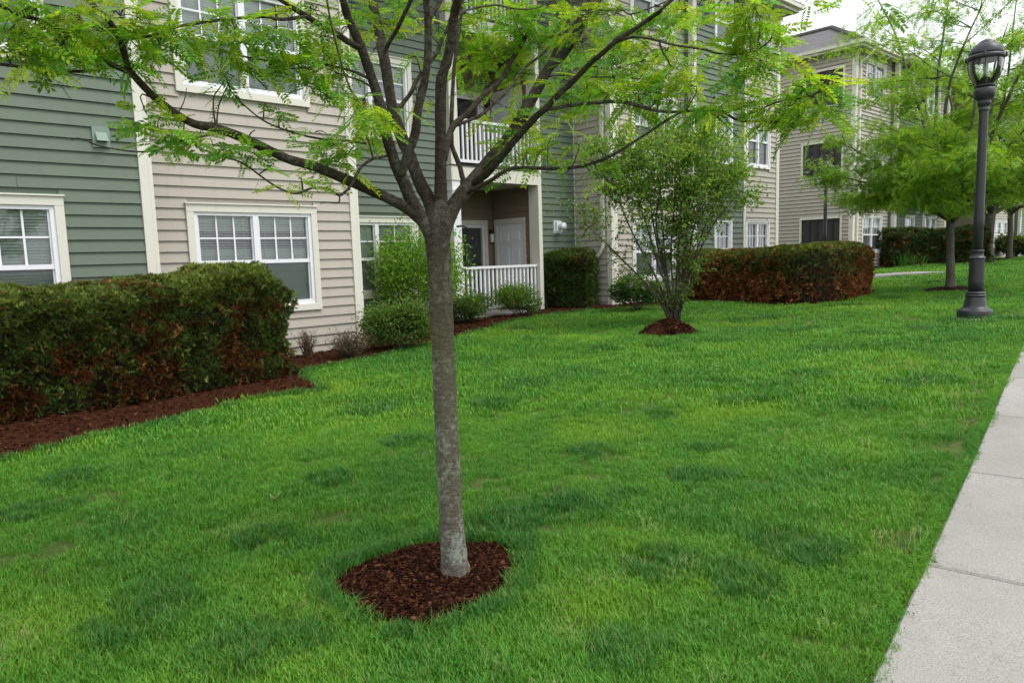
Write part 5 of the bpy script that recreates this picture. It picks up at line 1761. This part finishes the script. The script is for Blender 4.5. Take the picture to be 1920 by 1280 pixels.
# ------------------------------------------------------------------ hedges
def hedge(label, path, hw, hfun, dens, brown, base_dz=0.0, size=1.0, seed=1, greens=None, name='hedge', back_side=2, rust=1.0):
    """clipped arborvitae: path of ground points, half width, height along it (0..1)"""
    P = spline(np.array([(*p[:2], 0) for p in path]), 60)
    T = unit(np.gradient(P, axis=0))
    Nn = np.c_[-T[:, 1], T[:, 0], np.zeros(60)]
    base = np.array([*P[30][:2], float(gz(*P[30][:2]))])
    root = empty(name, base, label, 'hedge')
    zg = gz(P[:, 0], P[:, 1])
    t_ = np.linspace(0, 1, 60)
    hh = np.array([hfun(t) for t in t_])
    L = np.concatenate([[0], np.cumsum(np.linalg.norm(np.diff(P, axis=0), axis=1))])
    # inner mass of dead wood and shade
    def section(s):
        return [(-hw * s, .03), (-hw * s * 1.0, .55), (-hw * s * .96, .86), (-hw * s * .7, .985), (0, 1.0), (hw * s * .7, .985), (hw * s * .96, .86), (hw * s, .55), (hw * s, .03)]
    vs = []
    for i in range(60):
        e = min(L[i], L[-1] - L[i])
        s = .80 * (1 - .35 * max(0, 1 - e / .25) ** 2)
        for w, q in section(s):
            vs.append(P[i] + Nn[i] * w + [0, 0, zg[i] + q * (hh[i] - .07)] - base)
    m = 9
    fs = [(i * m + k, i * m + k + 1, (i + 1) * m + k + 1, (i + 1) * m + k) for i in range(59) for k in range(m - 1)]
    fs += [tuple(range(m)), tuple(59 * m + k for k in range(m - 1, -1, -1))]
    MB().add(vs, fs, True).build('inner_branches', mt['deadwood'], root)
    # sprays on the faces
    per = 2 * hh.mean() + 2 * hw
    n = int(dens * per * L[-1])
    u = RNG.random(n) * L[-1]
    k = RNG.random(n) * per
    H = np.interp(u, L, hh)
    side = np.where(k < hh.mean(), 0, np.where(k < hh.mean() + 2 * hw, 1, 2))
    keep = (side != back_side) | (RNG.random(n) < .3)
    u, k, H, side = u[keep], k[keep], H[keep], side[keep]
    n = len(u)
    zz = RNG.random(n) ** .9
    ww = (RNG.random(n) * 2 - 1) * hw
    # round the shoulders
    up = np.where(side == 1, 1.0, np.clip((zz - .82) / .18, 0, 1))
    lat = np.where(side == 0, -hw, np.where(side == 2, hw, ww))
    lat = lat * np.where(side == 1, 1, 1 - .17 * np.clip((zz - .84) / .16, 0, 1) ** 2)
    z = np.where(side == 1, H * (1 - .10 * (np.abs(ww) / hw) ** 4), zz * H * .97 + .02)
    # ends
    ne = int(dens * 2 * hw * hh.mean())
    pos, nor = [], []
    ix = lambda a: np.interp(u, L, a)
    C = np.c_[ix(P[:, 0]), ix(P[:, 1])]
    NN = unit(np.c_[ix(Nn[:, 0]), ix(Nn[:, 1])])
    TT = np.c_[ix(T[:, 0]), ix(T[:, 1])]
    e = np.minimum(u, L[-1] - u)
    rnd = 1 - .16 * np.clip(1 - e / .2, 0, 1) ** 2
    pos = np.c_[C + NN * (lat * rnd)[:, None], ix(zg) + z]
    nor = np.c_[NN * np.sign(lat)[:, None] * (1 - up)[:, None], up + .12]
    for end, sg in ((0, -1), (59, 1)):
        w = (RNG.random(ne) * 2 - 1)
        q = RNG.random(ne)
        b_ = 1 - .3 * w ** 4
        pp = P[end] + Nn[end] * (w * hw * .95)[:, None] + T[end] * (sg * .10 * b_ * (1 - .7 * np.clip((q - .8) / .2, 0, 1)))[:, None]
        pp[:, 2] = zg[end] + q * hh[end] * .97 + .02
        pos = np.r_[pos, pp]
        nor = np.r_[nor, np.c_[T[end][0] * sg + Nn[end][0] * w * .6, T[end][1] * sg + Nn[end][1] * w * .6, np.clip((q - .8) * 4, 0, 1) + .1]]
    n = len(pos)
    nor = unit(nor)
    # lumpy surface
    lump = (vnoise(pos[:, 0] * 1.0 + pos[:, 1], pos[:, 2] * 1.3, 4.2 / size, seed) - .5) * .20 * size + (vnoise(pos[:, 0] + pos[:, 1] * .7, pos[:, 2], 11 / size, seed + 4) - .5) * .06 * size
    pos = pos + nor * (lump - .03 * RNG.random(n))[:, None]
    rel = np.clip((pos[:, 2] - gz(pos[:, 0], pos[:, 1])) / hh.mean(), 0, 1)
    bw = brown(pos, rel, vnoise(pos[:, 0] * .8 + pos[:, 1] * .8, pos[:, 2] * .9, 2.6, seed + 9) * .6 + vnoise(pos[:, 0] + pos[:, 1], pos[:, 2], 7, seed + 2) * .4)
    isb = RNG.random(n) < bw
    gr = greens or [(.062, .100, .022), (.092, .142, .026), (.042, .070, .018), (.135, .19, .034)]
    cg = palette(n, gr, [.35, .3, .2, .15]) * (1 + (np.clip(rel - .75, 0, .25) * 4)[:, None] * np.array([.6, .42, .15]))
    cb = rust * palette(n, [(.19, .066, .022), (.115, .042, .017), (.29, .115, .036), (.07, .036, .016)], [.35, .3, .2, .15])
    cols = np.where(isb[:, None], cb, cg) * (.72 + .56 * vnoise(pos[:, 0] + pos[:, 1] * .9, pos[:, 2], 6, seed + 31))[:, None]
    d = nor * .8 + np.array([0, 0, .55]) + RNG.normal(size=(n, 3)) * .42
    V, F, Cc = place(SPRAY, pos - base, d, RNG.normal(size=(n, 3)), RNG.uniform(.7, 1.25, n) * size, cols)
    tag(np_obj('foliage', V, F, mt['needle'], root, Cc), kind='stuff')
    return root
a0, a1 = on_ground(0, 800), on_ground(556, 706)
dv = unit((a1 - a0)[:2])
nb = np.array([-dv[1], dv[0]])
hp = [a0[:2] - dv * 3.2 + nb * .46, a0[:2] + nb * .46, (a0 + a1)[:2] / 2 + nb * .46, a1[:2] - dv * .12 + nb * .46]
def h1(t):
    return float(np.interp(t, [0, .47, .57, .66, .74, .80, .84, .90, .96, 1], [1.25, 1.27, 1.28, 1.31, 1.33, 1.37, 1.42, 1.43, 1.38, 1.24]))
hedge('long dark green and rusty arborvitae hedge below the near windows', hp, .46, h1, 2100, lambda p, r, n: np.clip((n - .46) * 4.0 + (.42 - r) * 1.0, .06, .85) * np.clip(1.25 - r * .75, .1, 1), seed=3, size=.9, rust=.75)
w0, w1, w2 = on_ground(1312, 560), on_ground(1548, 569), on_ground(1640, 552)
back = HD[:2] * .42
hedge('rusty brown clipped hedge curving beside the far wing', [w0[:2] + back, (w0 + w1)[:2] / 2 + back * 1.0, w1[:2] + back + np.array([.2, .1]), w2[:2] + np.array([-.2, .42])], .42, lambda t: float(np.interp(t, [0, .5, .9, 1], [1.16, 1.17, 1.17, 1.10])), 1700,
      lambda p, r, n: np.clip(.58 + (p[:, 0] - 16.4) * .12 + (.6 - r) * .7 + (n - .5) * 1.4 - np.where(r > .93, .25, 0), .12, .96), size=.92, seed=7, rust=1.6)
s0, s1 = on_ground(1046, 578), on_ground(1132, 576)
hedge('square green arborvitae beside the porch and the wall flue', [s0[:2] + np.array([.14, .34]), s1[:2] + np.array([-.16, .34])], .36, lambda t: 1.33, 2200, lambda p, r, n: np.clip((n - .62) * 2, .02, .4), size=.8, seed=12,
      greens=[(.045, .092, .018), (.066, .122, .020), (.034, .068, .016), (.09, .145, .024)])
f0, f1 = on_ground(1690, 501), on_ground(1872, 492)
hh_f = 58 * float((f0 - CAM) @ FW) / FPX
hedge('long dark hedge in front of the far building', [f0[:2] + np.array([.3, .7]), (f0 + f1)[:2] / 2 + np.array([0, .7]), f1[:2] + np.array([-.4, .7])], .6, lambda t: hh_f * (1.05 if t < .5 else .98 + .25 * t), 230,
      lambda p, r, n: np.clip((n - .55) * 2.5 + np.where(p[:, 0] > 33, .25, 0), .03, .8), size=2.3, seed=17, greens=[(.032, .062, .015), (.045, .080, .017), (.024, .046, .012), (.06, .098, .020)])

# ------------------------------------------------------------------ bushes
def bush(name, label, base, w, d, h, nleaf, leaf=1.0, cols=None, cw=None, flowers=0, fcol=None, fsize=1.0, hollow=.5, stems=14, lobes=9, tmpl=None, zlo=.12, fl_top=.45, cat='shrub', upright=0.0):
    base = np.array([base[0], base[1], float(gz(base[0], base[1])) + .01])
    nleaf = int(nleaf * 1.9)
    t = empty(name, base, label, cat)
    lb = []
    ax = np.array([RT[0], RT[1]]) / np.linalg.norm(RT[:2])
    ay = HD[:2]
    for k in range(lobes):
        a = 6.283 * k / lobes + RNG.random()
        q = .62 if k else 0
        lz = RNG.uniform(.36, .72) * h if k else .66 * h
        c = np.array([*(ax * math.cos(a) * w / 2 * q + ay * math.sin(a) * d / 2 * q), lz])
        lb.append((c, RNG.uniform(.34, .64)))
    sm = MB()
    for k in range(stems):
        c, _ = lb[k % lobes]
        e = c + RNG.normal(size=3) * np.array([w, d, h]) * .10
        sm.tube(spline([np.array([RNG.normal() * w * .05, RNG.normal() * d * .05, -.03]), e * .5 + RNG.normal(size=3) * .03, e], 7), np.linspace(.010, .003, 7), 5, cap=False)
    tag(sm.build('stems', mt['bark_twig'], t), kind='stuff')
    P = []
    for k in range(nleaf):
        c, r = lb[RNG.integers(0, lobes)]
        s = unit(RNG.normal(size=3)) * (hollow + (1 - hollow) * RNG.random()) * r
        x = np.array([s[0] * w * .62, s[1] * d * .62, s[2] * h * .72])
        v = c + np.array([*(ax * x[0] + ay * x[1]), x[2]])
        if v[2] < zlo * h:
            v[2] = zlo * h + RNG.random() * .25 * h
        P.append(v)
    P = np.array(P)
    stray = RNG.random(nleaf) < .14
    P[stray] = P[stray] * (1 + RNG.random((stray.sum(), 1)) * np.array([.22, .22, .26]))
    cen = np.array([0, 0, h * .4])
    D = unit(P - cen) * .7 + RNG.normal(size=P.shape) * .6 + [0, 0, upright]
    cols = cols or [(.06, .125, .025), (.09, .165, .03), (.045, .095, .022), (.13, .19, .035)]
    cols = [tuple(v * 1.45 for v in c_) for c_ in cols]
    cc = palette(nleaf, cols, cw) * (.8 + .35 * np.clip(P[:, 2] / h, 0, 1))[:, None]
    leaf = leaf * 1.3
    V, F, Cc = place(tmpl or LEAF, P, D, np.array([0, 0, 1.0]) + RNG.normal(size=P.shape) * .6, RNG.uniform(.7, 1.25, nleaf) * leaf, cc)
    tag(np_obj('foliage', V, F, mt['leaf'], t, Cc), kind='stuff')
    if flowers:
        FPt, FCt = [], []
        top = P[P[:, 2] > h * fl_top]
        for k in range(flowers):
            c = top[RNG.integers(0, len(top))] * np.array([1.10, 1.10, 1.06])
            m = 26
            FPt.append(c + RNG.normal(size=(m, 3)) * .026 * fsize)
            FCt.append(np.tile(np.array(fcol[RNG.integers(0, len(fcol))]), (m, 1)) * RNG.uniform(.8, 1.15))
        FPt, FCt = np.concatenate(FPt), np.concatenate(FCt)
        V, F, Cc = place(LEAF, FPt, rand_dirs(len(FPt)), rand_dirs(len(FPt)), RNG.uniform(.4, .65, len(FPt)) * fsize, FCt)
        tag(np_obj('flowers', V, F, mt['petal'], t, Cc), kind='stuff')
    return t
def twiggy(name, label, base, w, h, n, col=None, green=0):
    base = np.array([base[0], base[1], float(gz(base[0], base[1]))])
    t = empty(name, base, label, 'shrub')
    b_ = MB()
    tips = []
    for k in range(n):
        a, e = RNG.random() * 6.283, RNG.uniform(.1, 1.0)
        L = h * RNG.uniform(.7, 1.1)
        d = unit(np.array([math.cos(a) * e * w / h * .5, math.sin(a) * e * w / h * .5, 1]))
        P = spline([np.array([RNG.normal() * .02, RNG.normal() * .02, -.02]), d * L * .5 + RNG.normal(size=3) * .02, d * L + RNG.normal(size=3) * .03], 6)
        b_.tube(P, np.linspace(.006, .0022, 6), 4, cap=False)
        for j in range(7):
            s = P[RNG.integers(1, 6)]
            dd = unit(d + RNG.normal(size=3) * .7)
            e2_ = s + dd * L * RNG.uniform(.15, .35)
            b_.tube(np.array([s, e2_]), [.003, .0014], 3, cap=False)
            tips += [s + (e2_ - s) * RNG.random(), e2_]
    tag(b_.build('twigs', mt['twig_brown'], t), kind='stuff')
    if green:
        tips = np.array(tips)
        i = RNG.integers(0, len(tips), green)
        P = tips[i] + RNG.normal(size=(green, 3)) * .02
        V, F, Cc = place(LEAF, P, RNG.normal(size=P.shape) + [0, 0, .5], RNG.normal(size=P.shape), RNG.uniform(.35, .7, green), palette(green, col))
        tag(np_obj('foliage', V, F, mt['leaf'], t, Cc), kind='stuff')
pxm = lambda p: float((p - CAM) @ FW) / FPX
q = at_y(576, 650, 10.12)
twiggy('bare_shrub', 'bare grey twiggy shrub at the end of the long hedge', q, 56 * pxm(q), 46 * pxm(q), 60)
q = on_ground(660, 672)
twiggy('wispy_shrub', 'wispy half bare brown and green shrub below the beige corner', q, 150 * pxm(q), 48 * pxm(q), 120, [(.13, .12, .05), (.09, .11, .03), (.14, .09, .05)], 1500)
q = on_ground(752, 655)
bush('lilac_bush', 'pink flowered lilac bush just behind the near trunk', q, 124 * pxm(q), 80 * pxm(q), 92 * pxm(q), 5200, .7, flowers=14, fcol=[(.50, .30, .45), (.58, .42, .52), (.42, .24, .40)], fsize=.95)
q = at_y(795, 600, 11.55)
bush('tall_bush', 'tall fresh green bush growing up in front of the recessed window', q, 158 * 14.6 / FPX, 1.0, 2.02, 4800, .95, [(.11, .235, .03), (.16, .30, .036), (.075, .175, .028), (.22, .34, .042)], lobes=12, stems=24, zlo=.28, hollow=.35, upright=.5)
q = on_ground(884, 606)
bush('mound_shrub', 'low rounded dark green shrub against the porch railing', q, 74 * pxm(q), 60 * pxm(q), 50 * pxm(q), 2600, .7, [(.05, .105, .022), (.075, .145, .026), (.035, .075, .018), (.10, .165, .03)])
q = on_ground(973, 594)
bush('azalea_bush', 'round bush with a few orange flowers before the porch railing', q, 80 * pxm(q), 66 * pxm(q), 58 * pxm(q), 3000, .7, [(.055, .125, .02), (.085, .17, .024), (.04, .09, .018), (.12, .2, .03)], flowers=5, fcol=[(.62, .16, .05), (.55, .2, .08)], fsize=.6, fl_top=.1)
q = on_ground(1196, 583)
bush('lilac_bush', 'mauve flowered lilac bush under the beige wing window', q, 92 * pxm(q), 66 * pxm(q), 66 * pxm(q), 3400, .85, [(.045, .11, .028), (.065, .14, .03), (.035, .085, .024), (.09, .16, .03)], flowers=34, fcol=[(.48, .34, .50), (.56, .46, .55), (.62, .58, .62), (.40, .26, .44)], fsize=1.1, fl_top=.58)
q = on_ground(1664, 500)
bush('low_shrub', 'bright yellow green mounded shrub between the rusty and far hedges', q, 52 * pxm(q), 46 * pxm(q), 34 * pxm(q), 2200, 1.5, [(.13, .21, .03), (.18, .26, .04), (.08, .15, .026), (.10, .07, .05)])
q = on_ground(1908, 482)
bush('far_shrub', 'dark leafy shrub at the far right against the distant wall', q, 60 * pxm(q), 50 * pxm(q), 36 * pxm(q), 1800, 3.0, [(.04, .08, .02), (.055, .105, .022), (.07, .06, .035)])
q = on_ground(1700, 500)
def blades(name, label, base, n, L, spread):
    base = np.array([base[0], base[1], float(gz(base[0], base[1]))])
    b_ = MB()
    for k in range(n):
        a, s = RNG.random() * 6.283, RNG.random() * spread
        c = np.array([math.cos(a) * s, math.sin(a) * s, 0])
        e = RNG.uniform(.1, .5)
        ll = L * RNG.uniform(.6, 1.1)
        d = np.array([math.cos(a) * e, math.sin(a) * e, 1])
        w = np.array([-math.sin(a), math.cos(a), 0]) * .022
        m, tip = c + d * ll * .6, c + d * ll * .95 + np.array([math.cos(a) * .2, math.sin(a) * .2, -.02]) * ll
        b_.add([c - w * .6, c + w * .6, m + w, m - w, tip], [(0, 1, 2, 3), (3, 2, 4)])
    o = b_.build(name, mt['grass_dark'], None, base)
    return tag(o, label, 'plant')
blades('sword_leaf_plant', 'upright sword leaved plant at the corner of the far hedge', q, 70, .62, .8)

# ================================================================== LAMP POSTS
def lamp_post(base, label, k=1.0):
    t = empty('lamp_post', base, label, 'lamp post', 'lamp posts along the pavement')
    g = 1.0
    MB().lathe([(.262, -.15), (.262, .012), (.25, .018)], 28).build('concrete_footing', mt['concrete'], t)
    MB().lathe([(.245, .018), (.25, .03), (.246, .125), (.238, .142), (.225, .150), (.19, .168), (.172, .185), (.160, .205), (.148, .27), (.136, .34), (.130, .355)], 32).build('base', mt['lamp_metal'], t)
    MB().lathe([(.128, .352), (.142, .358), (.146, .375), (.138, .388), (.126, .394), (.138, .402), (.140, .418), (.128, .432), (.112, .438)], 32).build('collar', mt['lamp_metal'], t)
    MB().lathe([(.110, .43), (.108, .60), (.104, .96), (.104, .97)], 36, flute=.05).build('fluted_shaft', mt['lamp_metal'], t)
    MB().lathe([(.104, .955), (.118, .962), (.118, .975), (.106, .985), (.092, 1.0), (.086, 1.02), (.086, 1.07), (.093, 1.075), (.093, 1.095), (.075, 1.1)], 32).build('collar', mt['lamp_metal'], t)
    MB().lathe([(.074, 1.09), (.071, 1.6), (.066, 2.4), (.062, 3.25), (.062, 3.27)], 24).build('pole', mt['lamp_metal'], t)
    hz = 3.24
    MB().lathe([(.066, hz), (.072, hz + .01), (.072, hz + .045), (.066, hz + .05), (.07, hz + .07), (.088, hz + .10), (.098, hz + .125), (.092, hz + .15), (.082, hz + .165), (.11, hz + .18), (.138, hz + .215), (.150, hz + .265), (.148, hz + .315), (.132, hz + .355), (.11, hz + .37)], 32).build('urn', mt['lamp_metal'], t)
    MB().lathe([(.128, hz + .365), (.142, hz + .372), (.144, hz + .392), (.13, hz + .402)], 32).build('cage_ring', mt['lamp_metal'], t)
    gl = [(.115, hz + .40), (.150, hz + .455), (.190, hz + .53), (.215, hz + .61), (.228, hz + .70), (.230, hz + .775)]
    n = 32
    vs = [(r * math.cos(2 * math.pi * j / n), r * math.sin(2 * math.pi * j / n), z) for r, z in gl for j in range(n)]
    MB().add(vs, [(i * n + j, i * n + (j + 1) % n, (i + 1) * n + (j + 1) % n, (i + 1) * n + j) for i in range(len(gl) - 1) for j in range(n)], True).build('globe_glass', mt['lamp_glass'], t)
    me = None
    for j in range(8):
        a = 2 * math.pi * (j + .3) / 8
        if me is None:
            pts = [((r + .008), 0, z) for r, z in [(.128, hz + .385)] + gl[1:]]
            me = MB().tube(pts, .0065, 6).mesh('cage_rib', mt['lamp_metal'])
        o = bpy.data.objects.new('cage_rib', me)
        o.rotation_euler = (0, 0, a)
        link(o, t)
    MB().lathe([(.236, hz + .765), (.250, hz + .772), (.256, hz + .79), (.262, hz + .805), (.258, hz + .825), (.245, hz + .84), (.235, hz + .845)], 36).build('cage_ring', mt['lamp_metal'], t)
    for j in range(4):
        a = 2 * math.pi * (j + .13) / 4
        x, y = .262 * math.cos(a), .262 * math.sin(a)
        MB().lathe([(.012, -.03), (.018, -.02), (.022, .0), (.014, .012), (.02, .03), (.008, .05)], 8, (x, y, hz + .805)).build('thumb_screw', mt['lamp_metal'], t)
    MB().lathe([(.236, hz + .84), (.232, hz + .88), (.218, hz + .93), (.19, hz + .975), (.155, hz + 1.005), (.128, hz + 1.015), (.126, hz + 1.028), (.10, hz + 1.05), (.06, hz + 1.072), (.02, hz + 1.082), (.004, hz + 1.083)], 36).build('dome_cap', mt['lamp_metal'], t)
    MB().lathe([(.085, hz + .37), (.075, hz + .47), (.055, hz + .51), (.03, hz + .515)], 16).build('lamp_holder', mt['black_metal'], t)
    MB().lathe([(.034, hz + .512), (.036, hz + .545), (.026, hz + .55)], 14).build('socket', mt['brass'], t)
    MB().lathe([(.024, hz + .548), (.036, hz + .60), (.040, hz + .66), (.030, hz + .73), (.01, hz + .75)], 14).build('bulb', mt['light_glass'], t)
    t.scale = (k, k, k)
    return t
LB = on_ground(1827, 597)
pm = float((LB - CAM) @ FW) / FPX
lamp_post(LB, 'dark grey lamp post nearest the pavement with fluted base', (503 * pm) / 4.33)
d2 = 26.5
p2 = at_dist(1546, 480, d2)
lamp_post(np.array([p2[0], p2[1], float(gz(p2[0], p2[1]))]), 'distant lamp post rising behind the rusty brown hedge', (503 * pm) / 4.33)

# ================================================================== SMALL THINGS
p = on_ground(518, 946)
b = MB()
for k in range(11):
    a = RNG.random() * 6.283
    d = np.array([math.cos(a) * .035, math.sin(a) * .035, .05 * RNG.uniform(.5, 1.1)])
    b.tube([(0, 0, .025), tuple(d * .6 + [0, 0, .03]), tuple(d + [0, 0, .03])], [.0028, .002, .0012], 4)
o = b.build('dead_sprig', mt['grass_straw'], None, p)
tag(o, 'small dry straw coloured sprig lying on the lawn', 'twig')
p = on_ground(1655, 585)
lv, lf = LEAF[1]
o = np_obj('fallen_leaf', lv * 2.2 + np.array([0, 0, .075]), lf, mt['petal'], None, np.tile([(.45, .17, .03)], (len(lv), 1)))
o.location = [float(v) for v in p]
tag(o, 'single orange fallen leaf on the lawn before the rusty hedge', 'leaf')
print('objects', len(bpy.data.objects))
